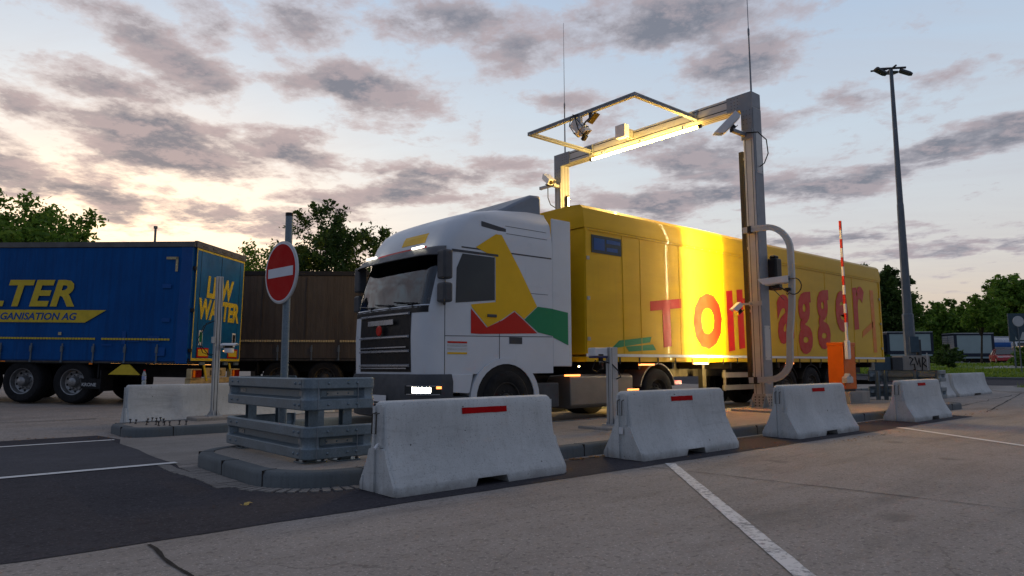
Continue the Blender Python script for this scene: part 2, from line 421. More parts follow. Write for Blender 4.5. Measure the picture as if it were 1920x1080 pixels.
# ================================================================== ground
def sheet(name, mat, xs, ys, off, zf=gz):
    mb = MB()
    g = [[mb.pt((x, y, zf(x, y)+off)) for x in xs] for y in ys]
    for j in range(len(ys)-1):
        for i in range(len(xs)-1): mb.face((g[j][i], g[j][i+1], g[j+1][i+1], g[j+1][i]))
    return tag(mb.build(name, mat, smooth=True), kind='structure')
def steps(segs):
    out = []
    for a, b, n in segs: out += [a+(b-a)*i/n for i in range(n)]
    return out+[segs[-1][1]]
sheet('ground', 'plaza', steps([(-600, -20, 12), (-20, 80, 80), (80, 900, 20)]), steps([(-300, -10, 10), (-10, 10, 8), (10, 80, 80), (80, 900, 20)]), 0)

def ribbon(name, pts, w, mat, z, jit=0., parent=None):
    mb = MB(); L = []; n = len(pts)
    for i, p in enumerate(pts):
        p = Vector((*p, 0)); a = Vector((*pts[max(i-1, 0)], 0)); b = Vector((*pts[min(i+1, n-1)], 0))
        t = (b-a).normalized(); nn = Vector((-t.y, t.x, 0)); ww = w*(1+random.uniform(-jit, jit))/2
        o = random.uniform(-jit, jit)*w*.3
        L.append((mb.pt((*(p+nn*(ww+o)).xy, gz(p.x, p.y)+z)), mb.pt((*(p-nn*(ww-o)).xy, gz(p.x, p.y)+z))))
    for a, b in zip(L, L[1:]): mb.face((a[0], a[1], b[1], b[0]))
    return tag(mb.build(name, mat), kind='structure')
def line(a, b, n): return [(a[0]+(b[0]-a[0])*i/n, a[1]+(b[1]-a[1])*i/n) for i in range(n+1)]

# black asphalt: left of the islands and a strip along the near kerb
random.seed(3)
def flat(name, mat, pts, z): return struct(name, (lambda m: (m.poly([(x, y, z) for x, y in pts]), m)[1])(MB()), mat)
edge = [(x, 4.97+.025*mnoise.noise(Vector((x*1.7, 0, 0)))+.012*mnoise.noise(Vector((x*9, 3, 0)))) for x in [-12+.12*i for i in range(245)]]
far = [(x, 13.25+.03*mnoise.noise(Vector((x*1.3, 5, 0)))) for x in [2.4-.4*i for i in range(37)]]
apron = [(17.6, 5.9), (3.3, 5.9), (2.75, 6.02), (2.42, 6.35), (2.28, 7.0), (2.24, 7.8), (2.40, 8.75), (2.36, 9.6), (2.42, 10.6), (2.40, 11.6), (2.55, 12.3)]
flat('asphalt', 'asphalt', edge+apron+far, .004)
# lane of pale concrete between the islands
sheet('lane', 'lane_concrete', steps([(2.38, 60, 60)]), steps([(8.6, 12.4, 6)]), .003, zf=lambda x, y: gz(x, y))
# older grey carriageway band inside the left asphalt
flat('carriageway', 'asphalt_grey', [(-12, 8.9), (2.35, 8.9), (2.36, 9.6), (2.40, 10.6), (2.38, 11.6), (2.38, 12.1), (-12, 12.1)], .0085)
ribbon('lane_marking', line((-12, 8.62), (2.42, 8.80), 30), .13, 'road_paint', .012, .05)
ribbon('lane_marking', line((-12, 12.2), (2.45, 12.22), 30), .12, 'road_paint', .012, .05)
ribbon('bay_marking', line((6.60, 4.93), (-1.2, -3.1), 60), .115, 'road_paint_worn', .007, .06)
ribbon('bay_marking', line((13.32, 5.0), (6.5, -3.6), 60), .115, 'road_paint', .007, .05)
for x, dx in ((1.2, .02), (6.22, .6), (11.6, .25), (16.9, .6)):
    ribbon('pavement_joint', [(x+dx*i/60+.02*mnoise.noise(Vector((i*.35, x, 0))), 4.9-i*.13) for i in range(60)], .028 if x < 2 else .012, 'joint_dirt', .006, .6)
ribbon('pavement_joint', [(19+.6*i, 5.2+.11*i+.05*mnoise.noise(Vector((i*.6, 1, 0)))) for i in range(40)], .03, 'joint_dirt', .006, .7)
ribbon('pavement_joint', [(21+.55*i, 6.4+.06*i+.12*mnoise.noise(Vector((i*.5, 8, 0)))) for i in range(30)], .03, 'joint_dirt', .006, .7)
ribbon('pavement_joint', [(-8+.4*i, 15.6+.02*mnoise.noise(Vector((i*.6, 1, 0)))) for i in range(28)], .03, 'joint_dirt', .006, .5)
# far road crossing on the right, verge and grass
def bandsheet(name, mat, pts0, pts1, n, m, off):      # between two polylines given as (lat, D)
    mb = MB(); G = []
    for j in range(m+1):
        row = []
        for i in range(n+1):
            u = i/n*(len(pts0)-1); k = min(int(u), len(pts0)-2); t = u-k
            a = [pts0[k][q]*(1-t)+pts0[k+1][q]*t for q in (0, 1)]; b = [pts1[k][q]*(1-t)+pts1[k+1][q]*t for q in (0, 1)]
            lat, D = [a[q]+(b[q]-a[q])*j/m for q in (0, 1)]; x, y = spot(lat, D)
            row.append(mb.pt((x, y, gz(x, y)+off)))
        G.append(row)
    for j in range(m):
        for i in range(n): mb.face((G[j][i], G[j][i+1], G[j+1][i+1], G[j+1][i]))
    return tag(mb.build(name, mat, smooth=True), kind='structure')
near_edge = [(6, 33.5), (12, 33.2), (17, 33), (22, 32), (27, 30.5), (34, 28.5), (45, 25), (60, 20)]
far_edge = [(4, 43), (11, 41), (17, 38.5), (22, 36), (28, 34.5), (36, 32.5), (48, 29), (64, 24)]
bandsheet('far_road', 'asphalt', near_edge, far_edge, 40, 8, .012)
verge = [(a+.3, d+.9) for a, d in far_edge]
bandsheet('stone_verge', 'verge_stones', far_edge, verge, 40, 2, .02)
grass_far = [(0, 62), (15, 70), (26, 78), (34, 82), (44, 80), (56, 76), (72, 66), (90, 56)]
bandsheet('grass_field', 'grass_soil', verge, grass_far, 60, 40, .035)
mb = MB()       # kerb along the verge
for off in (0,):
    loops = []
    for lat, D in [(far_edge[int(u)][0]*(1-u%1)+far_edge[min(int(u)+1, 7)][0]*(u % 1), far_edge[int(u)][1]*(1-u%1)+far_edge[min(int(u)+1, 7)][1]*(u % 1)) for u in [i*.2 for i in range(36)]]:
        x, y = spot(lat, D); z = gz(x, y); x2, y2 = spot(lat, D+.16)
        loops.append([(x, y, z-.05), (x2, y2, z-.05), (x2, y2, z+.12), (x, y, z+.10)])
    mb.loft(loops)
struct('far_kerb', mb, 'kerb_concrete')
# pale paved patch in the grass
bandsheet('paved_patch', 'verge_stones', [(29.5, 45), (33, 46), (37.5, 46.5)], [(35, 50.5), (37, 51.5), (40, 52)], 10, 5, .06)

# ------------------------------------------------------------------ islands with kerbs
def rounded(x0, x1, y0, y1, r0, r1, n=10):      # rounded at both ends
    P = []
    for cx, cy, r, a in ((x1-r1, y0+r1, r1, -90), (x1-r1, y1-r1, r1, 0), (x0+r0, y1-r0, r0, 90), (x0+r0, y0+r0, r0, 180)):
        for i in range(n+1):
            t = R(a+90*i/n); P.append((cx+r*math.cos(t), cy+r*math.sin(t)))
    return P
def island(x0, x1, y0, y1, r0, r1, h=.15, kw=.16):
    out = rounded(x0, x1, y0, y1, r0, r1); top = rounded(x0+.035, x1-.035, y0+.035, y1-.035, r0-.03, r1-.03)
    inn = rounded(x0+kw, x1-kw, y0+kw, y1-kw, max(.08, r0-kw), max(.08, r1-kw))
    mb = MB()
    mb.loft([[(x, y, -.1) for x, y in out], [(x, y, h*.72) for x, y in out], [(x*.5+a*.5, y*.5+b*.5, h-.008) for (x, y), (a, b) in zip(out, top)], [(x, y, h) for x, y in top], [(x, y, h) for x, y in inn], [(x, y, h-.03) for x, y in inn]], True, False)
    # dark joints between the kerb stones
    k = struct('kerb', mb, 'kerb_concrete', smooth=50)
    mb = MB(); pts = out; acc = 0
    n = len(pts)
    for i in range(n):
        a = Vector((*pts[i], 0)); b = Vector((*pts[(i+1) % n], 0)); L = (b-a).length
        if L < 1e-4: continue
        t = (b-a)/L; nn = Vector((t.y, -t.x, 0)); d = 1.0-acc
        while d < L:
            p = a+t*d
            mb.box(-.006, .006, -.17, .0035, -.02, h+.002, Matrix.Translation(p) @ Matrix(((t.x, nn.x, 0, 0), (t.y, nn.y, 0, 0), (0, 0, 1, 0), (0, 0, 0, 1)))); d += 1.0
        acc = (acc+L) % 1.0
    struct('kerb_joint', mb, 'joint_dirt')
    mb = MB(); mb.poly([(x, y, h-.006) for x, y in inn])
    struct('traffic_island', mb, 'island_concrete')
island(2.50, 20.4, 5.99, 8.92, .75, .5)
island(2.66, 40.0, 12.32, 13.98, .45, .5)
for x in [5.2+2.5*i for i in range(6)]:
    ribbon('slab_joint', [(x+.004*mnoise.noise(Vector((i, x, 2))), 6.16+i*.13) for i in range(21)], .012, 'joint_dirt', .147, .4)
ribbon('slab_joint', [(3.2+.4*i, 7.4) for i in range(42)], .012, 'joint_dirt', .1475, .4)
# gutter stones round the near island's nose
random.seed(11)
def gutter(x0, x1, y0, y1, r0, name='gutter'):
    path = []; n = 14
    for i in range(16): path.append((x0+r0+2.4-i*(2.4/16), y0))
    for i in range(n+1):
        t = R(-90-90*i/n); path.append((x0+r0+r0*math.cos(t), y0+r0+r0*math.sin(t)))
    for i in range(1, 9): path.append((x0, y0+r0+i*.2))
    mb = MB()
    for a, b in zip(path, path[1:]):
        a = Vector((*a, 0)); b = Vector((*b, 0)); t = (b-a).normalized(); nn = Vector((t.y, -t.x, 0))
        # nn points outwards
        if nn.dot(Vector((x0+r0+1, (y0+y1)/2, 0))-a) > 0: nn = -nn
        w = .17+random.uniform(-.02, .02); g = .008; z = .013+random.uniform(-.002, .003)
        mb.prism([(*(a+t*g).xy, -.01), (*(b-t*g).xy, -.01), (*(b-t*g+nn*w).xy, -.01), (*(a+t*g+nn*w).xy, -.01)], (0, 0, z+.01))
    return struct(name, mb, 'cobble')
gutter(2.48, 20, 5.97, 8.9, .75)
g2 = MB()
for i in range(14):       # flat stones between the kerb and the black asphalt
    x = 2.26+.03*math.sin(i*.5); y = 6.75+i*.155
    if y > 8.75: break
    g2.cbox((x, y, .006), (.13+random.uniform(-.01, .01), .145, .010), rot=Matrix.Rotation(random.uniform(-.05, .05), 3, 'Z'))
struct('sett_strip', g2, 'cobble')
ribbon('kerb_footing', line((6.0, 5.93), (17.8, 5.93), 30), .10, 'kerb_light', .010, .1)

# splayed kerb island with grass on the far right
icx, icy = spot(22.1, 27.6); iz = gz(icx, icy)
mb = MB(); n = 40
rr = [(2.75, -.02), (2.70, .05), (2.15, .17), (1.95, .18), (1.93, .10)]
mb.loft([[(icx+r*math.cos(2*math.pi*k/n), icy+r*math.sin(2*math.pi*k/n), iz+z) for k in range(n)] for r, z in rr], True, False)
struct('round_kerb', mb, 'kerb_light', smooth=40)
mb = MB(); mb.poly([(icx+1.94*math.cos(2*math.pi*k/n), icy+1.94*math.sin(2*math.pi*k/n), iz+.14) for k in range(n)])
struct('planted_ground', mb, 'grass_soil')

# ================================================================== concrete barriers
PROF = [(.30, 0), (.30, .075), (.293, .09), (.255, .155), (.222, .21), (.192, .265), (.167, .32), (.146, .38), (.131, .44), (.120, .51), (.112, .58), (.105, .65), (.098, .72), (.092, .762), (.078, .788), (.052, .80)]
def barrier_mesh(L, tape=True, n0=.42, n1=.62):
    mb = MB(); h = L/2
    def loop(x, notch, inset=0., drop=0.):
        P = [(x, -(y-inset), max(z, notch)-(drop if z > .7 else 0)) for y, z in PROF]+[(x, (y-inset), max(z, notch)-(drop if z > .7 else 0)) for y, z in reversed(PROF)]
        return P
    xs = [(-h, 0, .012, .03), (-h+.012, 0, .003, .012), (-h+.035, 0, 0, 0), (-h+L*n0, 0, 0, 0), (-h+L*n0+.03, .075, 0, 0), (-h+L*n1-.03, .075, 0, 0), (-h+L*n1, 0, 0, 0), (h-.035, 0, 0, 0), (h-.012, 0, .003, .012), (h, 0, .012, .03)]
    mb.loft([loop(*q) for q in xs], True, True)
    # raised cheeks on both ends leave the coupling slot between them
    for sx in (-1, 1):
        for s in (-1, 1):
            def strip(y0, y1, zt):
                pts = [(sx*(h-.004), s*y0, .01), (sx*(h-.004), s*y1, .01)]
                up = []
                for y, z in PROF:
                    if z > .01 and z < zt: up.append((min(y1, y-.012), z))
                pts += [(sx*(h-.004), s*a, b) for a, b in up]
                pts.append((sx*(h-.004), s*y0, min(zt, .77)))
                mb.prism(pts, (sx*.026, 0, 0))
            strip(.045, .288, .40); mb.box(min(sx*(h-.003), sx*(h+.021)), max(sx*(h-.003), sx*(h+.021)), min(s*.045, s*.078), max(s*.045, s*.078), .402, .755)
        mb.prism([(sx*(h-.004), .225, .012), (sx*(h-.004), .255, .012), (sx*(h-.004), .245, .14), (sx*(h-.004), .225, .14)], (sx*.034, 0, 0))
    return mb
def barrier(x, y, L, label, tape_x=None, tape_w=.34, z=0., rot=0., group='concrete traffic barriers', loop=True, tz=.655):
    t = thing('concrete_barrier', label, 'barrier', (x, y, z), (0, 0, rot), group)
    barrier_mesh(L).build('body', 'barrier_concrete', t, smooth=28, local=True)
    if tape_x is not None:
        mb = MB(); a, b = tape_x, tape_x+tape_w
        z0, z1 = tz, tz+.058; yf = lambda zz: -(.105+(.65-zz)*.1)-.0035
        P = []
        m = 8
        for i in range(m+1):
            u = a+(b-a)*i/m; P.append((u, yf(z0)-.0015, z0+random.uniform(-.0015, .0015)))
        Q = [(a+(b-a)*i/m, yf(z1)-.0015, z1+random.uniform(-.0015, .0015)) for i in range(m+1)]
        I = [mb.pt(p) for p in P]; J = [mb.pt(p) for p in Q]
        for i in range(m): mb.face((I[i], I[i+1], J[i+1], J[i]))
        mb.build('red_tape', 'barrier_red_tape', t, local=True)
    if loop:
        mb = MB(); xx = -L/2-.036
        mb.tube([(xx+.03, -.035, .70), (xx-.012, -.035, .69), (xx-.016, -.035, .52), (xx-.016, .035, .52), (xx-.012, .035, .69), (xx+.03, .035, .70)], .006, 6)
        mb.build('lifting_loop', 'bark', t, local=True)
    return t
YB = 5.17+.30
random.seed(5)
b1 = barrier(4.19, YB+.03, 2.03, 'pale concrete barrier with a long red tape strip, the one beside the galvanised crash guard', -.18, .56, rot=R(.3))
b2 = barrier(7.50, YB+.05, 2.02, 'concrete barrier with a small white sticker low on its end, beside the short sensor post', -.19, .46, tz=.66)
b3 = barrier(11.16, YB+.03, 2.02, 'pale concrete barrier with rust-streaked end standing directly in front of the gantry post foot', -.15, .42, tz=.68, rot=R(-.5))
b4 = barrier(15.78, YB+.05, 2.04, 'concrete barrier with its end face lit warm yellow, in front of the short guard rail', -.24, .42, tz=.68)
mb = MB(); mb.box(-1.045, -1.041, -.03, .03, .30, .38); mb.build('sticker', 'white_housing', b2, local=True)
mb = MB(); mb.tube([(-1.04, -.03, .43), (-1.09, -.055, .395)], .013, 8); mb.build('bolt_sleeve', 'white_housing', b1, local=True)
for i, (pa, lb) in enumerate((((24.85, 8.52), 'plain concrete barrier without tape joined to its twin, the one touching the far crash guard'), ((29.05, 8.58), 'plain concrete barrier without tape, the road side one of the joined pair'))):
    barrier(pa[0]+.3, pa[1], 3.95, lb, None, z=gz(*pa), rot=R(1.5), loop=False)
barrier(5.02, 14.31, 4.0, 'long plain concrete barrier with a water bottle on top, behind the tall sensor post', None, z=-.005, loop=False)

# water bottle
t = thing('water_bottle', 'clear plastic water bottle with red cap standing on the long barrier', 'bottle', (3.30, 14.31, .796))
mb = MB(); mb.lathe((0, 0, 0), (0, 0, 1), [(.030, 0), (.036, .006), (.036, .05), (.031, .06), (.031, .075), (.036, .085), (.036, .17), (.030, .20), (.015, .238), (.013, .25)]); mb.build('bottle', 'bottle_plastic', t, smooth=True, local=True)
mb = MB(); mb.lathe((0, 0, .25), (0, 0, 1), [(.016, 0), (.016, .022), (.013, .025)]); mb.build('cap', 'cap_red', t, local=True)
mb = MB(); mb.lathe((0, 0, .095), (0, 0, 1), [(.0368, 0), (.0368, .06)], caps=False); mb.build('wrapper', 'bottle_label', t, smooth=True, local=True)

# anchor bolts left standing on the far island
random.seed(9)
bmesh_src = None
for i, (x, y) in enumerate(((2.98, 13.7), (3.02, 13.5), (3.36, 13.85), (3.24, 13.62), (3.10, 13.1), (3.5, 13.82), (3.40, 13.7), (3.22, 13.0), (3.2, 12.75), (3.30, 12.8), (3.35, 12.66), (3.52, 12.75), (3.60, 12.65), (3.44, 13.4))):
    if bmesh_src is None:
        mb = MB(); mb.tube([(0, 0, 0), (0, 0, .075)], .009, 8).tube([(0, 0, 0), (0, 0, .008)], .022, 10).tube([(0, 0, .055), (0, 0, .075)], .019, 6)
        o = mb.build('anchor_bolt', 'bolt_steel'); bmesh_src = o
    else:
        o = bmesh_src.copy(); COL.objects.link(o)
    o.location = (x, y, .144); o.rotation_euler = (random.uniform(-.12, .12), random.uniform(-.12, .12), random.uniform(0, 3))
    tag(o, 'rusty anchor bolt sticking up from the bare nose of the far kerbed island', 'bolt', 'anchor bolts left in the far island')

# ================================================================== galvanised crash guard
def band_mesh(path, zb, H=.325, th=.004):
    # path: (x, y, nx, ny, depth) - depth is how far the middle groove is pressed in at that station
    mb = MB(); loops = []
    for x, y, nx, ny, d in path:
        prof = [(-.055, 0), (-.012, .0), (0, .010), (0, .102), (-.004, .108), (-d, .128), (-d, .197), (-.004, .217), (0, .223), (0, .313), (-.012, .325), (-.055, .325)]
        o = [(x+nx*q, y+ny*q, zb+z) for q, z in prof]
        i_ = [(x+nx*(q-.02 if 0 < k < len(prof)-1 else q), y+ny*(q-.02 if 0 < k < len(prof)-1 else q), zb+z+(.003 if k < 3 else -.003 if k > 8 else 0)) for k, (q, z) in enumerate(prof)]
        loops.append(o+i_[::-1])
    mb.loft(loops, True, True); return mb
def guard_path(L, W1, W2, r=.10):
    # in local coordinates: long side on x=0 from y=0 to y=L facing -x; short returns towards +x of W1 (at y=0) and W2 (at y=L)
    P = []; D = .085
    def arc(cx, cy, a0, a1, d, n=6, rr=r):
        for i in range(n+1):
            t = R(a0+(a1-a0)*i/n); P.append((cx+rr*math.cos(t), cy+rr*math.sin(t), math.cos(t), math.sin(t), d))
    arc(W2-.05, L-.06, 0, 90, .012, rr=.06)
    P.append((W2-.12, L, 0, 1, .012)); P.append((W2-.16, L, 0, 1, D)); P.append((r+.12, L, 0, 1, D)); P.append((r+.08, L, 0, 1, .012))
    arc(r, L-r, 90, 180, .012)
    P.append((0, L-r-.05, -1, 0, .012)); P.append((0, L-r-.10, -1, 0, D)); P.append((0, r+.10, -1, 0, D)); P.append((0, r+.05, -1, 0, .016))
    arc(r, r, 180, 270, .012)
    P.append((r+.05, 0, 0, -1, .012)); P.append((r+.10, 0, 0, -1, D)); P.append((W1-.18, 0, 0, -1, D)); P.append((W1-.13, 0, 0, -1, .012))
    arc(W1-.06, .06, -90, 0, .012, rr=.06)
    return P
def crash_guard(loc, rotz, L, W1, W2, label, posts, z0):
    t = thing('crash_guard', label, 'guard rail', loc, (0, 0, rotz), 'galvanised crash guards at the ends of the island')
    for zb in (.50, .015):
        b = band_mesh(guard_path(L, W1, W2), zb).build('guard_band', 'galvanised', t, smooth=22, local=True)
        mb = MB()
        def bolt(x, y, nx, ny, z, r=.015): mb.lathe((x, y, z), (nx, ny, 0), [(r, 0), (r*.95, .006), (r*.5, .013), (.001, .014)], 8)
        for z in (.055, .27):
            for y in (.16, .27, L-.42, L-.22): bolt(0, y, -1, 0, zb+z)
            for x in (.24, .46, W1-.22): bolt(x, 0, 0, -1, zb+z)
        for y in (.17, .25, L-.40, L-.28): bolt(.085, y, -1, 0, zb+.163, .012)
        for x in (.27, .38, .5): bolt(x, .085, 0, -1, zb+.163, .012)
        mb.build('bolt', 'galvanised', b, local=True, smooth=True)
        mb = MB(); mb.box(.26, W1-.22, .078, .0845, zb+.140, zb+.186); mb.box(.078, .0845, .2, .34, zb+.140, zb+.186); mb.box(.078, .0845, L-.45, L-.28, zb+.140, zb+.186)
        mb.build('splice_plate', 'plate_steel', b, local=True, bevel=.002)
        # seams where the pressed sections overlap
        mb = MB()
        for (x, y, nx, ny) in ((0, .125, -1, 0), (.125, 0, 0, -1), (W1-.21, 0, 0, -1)):
            tx, ty = -ny, nx
            mb.loft([[(x+nx*o+tx*q, y+ny*o+ty*q, z) for o, q in ((0.001, -.003), (.004, -.003), (.004, .003), (.001, .003))] for z in (zb+.014, zb+.311)])
        mb.build('overlap_seam', 'aluminium_grey', b, local=True)
    for x, y in posts:
        mb = MB(); hh = .80
        for s in (-1, 1): mb.box(x-.05, x+.05, y+s*.045-.003, y+s*.045+.003, -z0, hh)
        mb.box(x-.0035, x+.0035, y-.042, y+.042, -z0, hh)
        p = mb.build('post', 'galvanised', t, local=True)
        mb = MB(); mb.box(x-.13, x+.13, y-.11, y+.11, -z0, -z0+.012); q = mb.build('base_plate', 'galvanised', p, local=True, bevel=.002)
        mb = MB()
        for sx in (-.1, .1):
            for sy in (-.08, .08): mb.tube([(x+sx, y+sy, -z0+.012), (x+sx, y+sy, -z0+.06)], .008, 8).tube([(x+sx, y+sy, -z0+.013), (x+sx, y+sy, -z0+.032)], .017, 6)
        mb.build('nut', 'bolt_steel', q, local=True)
    return t
crash_guard((3.0, 6.62, .17), 0, 2.33, .78, .88, 'two-band galvanised steel crash guard wrapped round the no entry sign post', [(.18, 1.95), (.16, .22), (.50, .14), (.62, 2.12), (.70, 1.2)], .026)
crash_guard((22.95, 9.1, .12), math.pi, 1.9, .85, .55, 'two-band steel crash guard on bare posts behind the farthest taped barrier, lit warm inside', [(.16, .25), (.16, 1.1), (.62, .2), (.16, 1.7)], .12)

# ================================================================== no entry sign
t = thing('no_entry_sign', 'round red no entry sign with white bar on a tall galvanised post', 'traffic sign', (3.31, 7.92, .144))
mb = MB(); mb.tube([(3.31, 7.92, .144), (3.31, 7.92, 2.90)], .043, 20); mb.build('post', 'galvanised', t, smooth=50)
mb = MB(); mb.tube([(3.31, 7.92, 2.90), (3.31, 7.92, 2.94)], .046, 20); mb.build('post_cap', 'black_plastic', t, smooth=50)
an = R(186.5); nx, ny = math.cos(an), math.sin(an); c = Vector((3.31+nx*.065, 7.92+ny*.065, 2.215)); ax = Vector((nx, ny, 0)); tx = Vector((-ny, nx, 0)); rs = .365
mb = MB(); mb.lathe(c, ax, [(rs-.01, 0), (rs+.006, .002), (rs+.006, .020), (rs-.012, .024)], 48); d = mb.build('sign_plate', 'sign_back', t, smooth=30)
mb = MB(); mb.lathe(c+ax*.0245, ax, [(rs-.014, 0), (rs-.014, .0012)], 48); mb.build('white_rim', 'sign_white', d)
mb = MB(); mb.lathe(c+ax*.0262, ax, [(rs-.03, 0), (rs-.03, .0012)], 48); mb.build('red_disc', 'sign_red', d)
mb = MB(); q = c+ax*.028
mb.prism([q-tx*.285-Vector((0, 0, .055)), q+tx*.285-Vector((0, 0, .055)), q+tx*.285+Vector((0, 0, .055)), q-tx*.285+Vector((0, 0, .055))], ax*.0012); mb.build('white_bar', 'sign_white', d)
for z in (1.98, 2.42):
    mb = MB(); mb.tube([(3.31, 7.92, z), (3.31, 7.92, z+.03)], .047, 16); mb.cbox((3.31+nx*.05, 7.92+ny*.05, z+.015), (.03, .09, .03), rot=Matrix.Rotation(an, 3, 'Z')); mb.tube([(3.27, 7.86, z+.015), (3.35, 7.83, z+.015)], .006, 6)
    mb.build('clamp', 'galvanised', t)

# ================================================================== aluminium posts with sensors
def slotted_post(mb, x0, x1, y0, y1, z0, z1, slots, faces='xy', sl=.012):
    mb.cur = 0; mb.box(x0, x1, y0, y1, z0, z1)
    mb.cur = 1
    for f, u in slots:      # dark grooves standing 1 mm proud as thin strips with aluminium lips either side
        if f == '-x': mb.box(x0-.0012, x0+.004, u-sl/2, u+sl/2, z0+.01, z1-.01)
        if f == '-y': mb.box(u-sl/2, u+sl/2, y0-.0012, y0+.004, z0+.01, z1-.01)
        if f == '+y': mb.box(u-sl/2, u+sl/2, y1-.004, y1+.0012, z0+.01, z1-.01)
    mb.cur = 0
    return mb
def foot(mb, x, y, z, w, h=.11):
    mb.box(x-w*1.25, x+w*1.25, y-w*1.25, y+w*1.25, z, z+.014)
    for sx, sy in ((1, 0), (-1, 0), (0, 1), (0, -1)):
        a = Vector((x+sx*w*.5, y+sy*w*.5, z+.014)); b = Vector((x+sx*w*1.15, y+sy*w*1.15, z+.014)); c = Vector((x+sx*w*.5, y+sy*w*.5, z+.014+h)); n = Vector((-sy, sx, 0))*.004
        for q in (-.35, .35):
            o = Vector((-sy, sx, 0))*w*q; mb.prism([a+o-n, b+o-n, c+o-n], n*2)
def pad(x, y, z, w, l, h, name='footing_pad'):
    mb = MB(); mb.box(x-w/2, x+w/2, y-l/2, y+l/2, z-.02, z+h); return tag(mb.build(name, 'island_concrete', bevel=.02), kind='structure')
# left tall post
px, py = 4.36, 13.62; pad(px+.1, py, .144, 1.0, .6, .06)
t = thing('sensor_post', 'tall slim aluminium post with a hooded scanner in front of the blue trailer', 'post', (px, py, .204))
mb = MB(); slotted_post(mb, px-.055, px+.055, py-.05, py+.05, .21, 2.83, [('-x', py), ('-y', px-.028), ('-y', px+.028)]); mb.build('column', ['aluminium', 'slot_black'], t, bevel=.004)
mb = MB(); foot(mb, px, py, .204, .10); mb.build('foot', 'aluminium', t)
mb = MB(); mb.tube([(px-.07, py-.02, 1.98), (px-.22, py-.05, 1.93), (px-.32, py-.08, 1.7), (px-.30, py-.08, 1.5), (px-.18, py-.07, 1.36), (px-.07, py-.03, 1.35)], .008, 6).tube([(px-.07, py+.01, 1.98), (px-.26, py-.02, 1.88), (px-.36, py-.04, 1.62), (px-.26, py-.04, 1.38), (px-.07, py, 1.32)], .007, 6)
mb.build('cable', 'cable_black', t, smooth=True)
mb = MB(); mb.cbox((px-.09, py-.05, 1.62), (.05, .06, .12)); mb.build('junction_box', 'aluminium', t, bevel=.006)
def scanner(loc, rz, label):
    s = thing('laser_scanner', label, 'sensor', loc, (0, 0, rz))
    mb = MB(); mb.box(-.16, 0, -.03, .03, -.03, .03); mb.build('bracket', 'aluminium', s, local=True)
    mb = MB(); mb.lathe((.10, 0, -.12), (0, 0, 1), [(.075, 0), (.09, .01), (.09, .085), (.072, .09)], 24); mb.build('body', 'white_housing', s, local=True, smooth=40)
    mb = MB(); mb.lathe((.10, 0, -.03), (0, 0, 1), [(.07, 0), (.07, .045)], 24); mb.build('window_ring', 'black_plastic', s, local=True, smooth=40)
    mb = MB(); mb.loft([[(x, y*w, z) for y, z in ((-.10, 0), (-.09, .035), (0, .05), (.09, .035), (.10, 0), (.09, .012), (0, .03), (-.09, .012))] for x, w, z in ((-.02, .9, .0), (.1, 1.1, 0), (.2, .9, 0), (.245, .55, 0))][:0] or [[(x, y*w, z+.02) for y, z in ((-.11, 0), (-.09, .03), (0, .045), (.09, .03), (.11, 0), (.09, .018), (0, .033), (-.09, .018))] for x, w in ((-.03, .85), (.1, 1.05), (.2, .95), (.26, .5))])
    mb.build('hood', 'white_housing', s, local=True, smooth=50)
    mb = MB(); mb.lathe((.10-.06, -.075, -.085), (-.6, -.8, 0), [(.010, 0), (.008, .012)], 10); mb.build('status_light', 'scanner_led', s, local=True)
scanner((px+.11, py-.07, 1.50), R(-48), 'pale hooded laser scanner fixed to the tall slim post')
# short post in front of the truck
px, py = 8.41, 7.35; pad(px, py, .144, .95, .62, .045)
t = thing('sensor_post', 'short square aluminium post behind the second taped barrier carrying a white sensor', 'post', (px, py, .189))
mb = MB(); slotted_post(mb, px-.085, px+.085, py-.05, py+.05, .195, 1.40, [('-x', py), ('-y', px-.05)]); mb.build('column', ['aluminium', 'slot_black'], t, bevel=.004)
mb = MB(); foot(mb, px, py, .189, .10); mb.build('foot', 'aluminium', t)
mb = MB(); mb.tube([(px-.2, py+.05, 1.19), (px-.05, py-.04, 1.14), (px+.05, py-.085, 1.03), (px+.07, py-.12, .93), (px+.05, py-.05, .90)], .010, 6); mb.tube([(px-.05, py+.3, 1.2), (px-.1, py+.33, 1.05), (px-.1, py+.22, 1.0), (px-.1, py+.12, 1.08), (px-.1, py+.14, 1.2)], .010, 6)
mb.build('cable', 'cable_black', t, smooth=True)
s = thing('box_sensor', 'white box sensor with dark blue base on the short square post', 'sensor', (px-.18, py+.12, 1.22))
M = Matrix.Translation((px-.17, py+.10, 1.24)) @ Matrix.Rotation(R(-6), 4, 'Z')
mb = MB(); mb.box(-.17, .15, -.085, .085, .02, .15, M); mb.build('housing', 'white_housing', s, bevel=.012)
mb = MB(); mb.box(-.16, .14, -.08, .08, -.01, .018, M); mb.build('base', 'navy_plastic', s, bevel=.006)
mb = MB(); mb.box(-.1, -.0, -.088, -.084, .025, .05, M); mb.box(-.03, .03, -.05, -.01, -.06, -.01, M); mb.build('connector', 'black_plastic', s)
mb = MB(); mb.box(-.02, .20, -.04, .0, -.075, -.05, M); mb.build('bracket', 'aluminium', s)

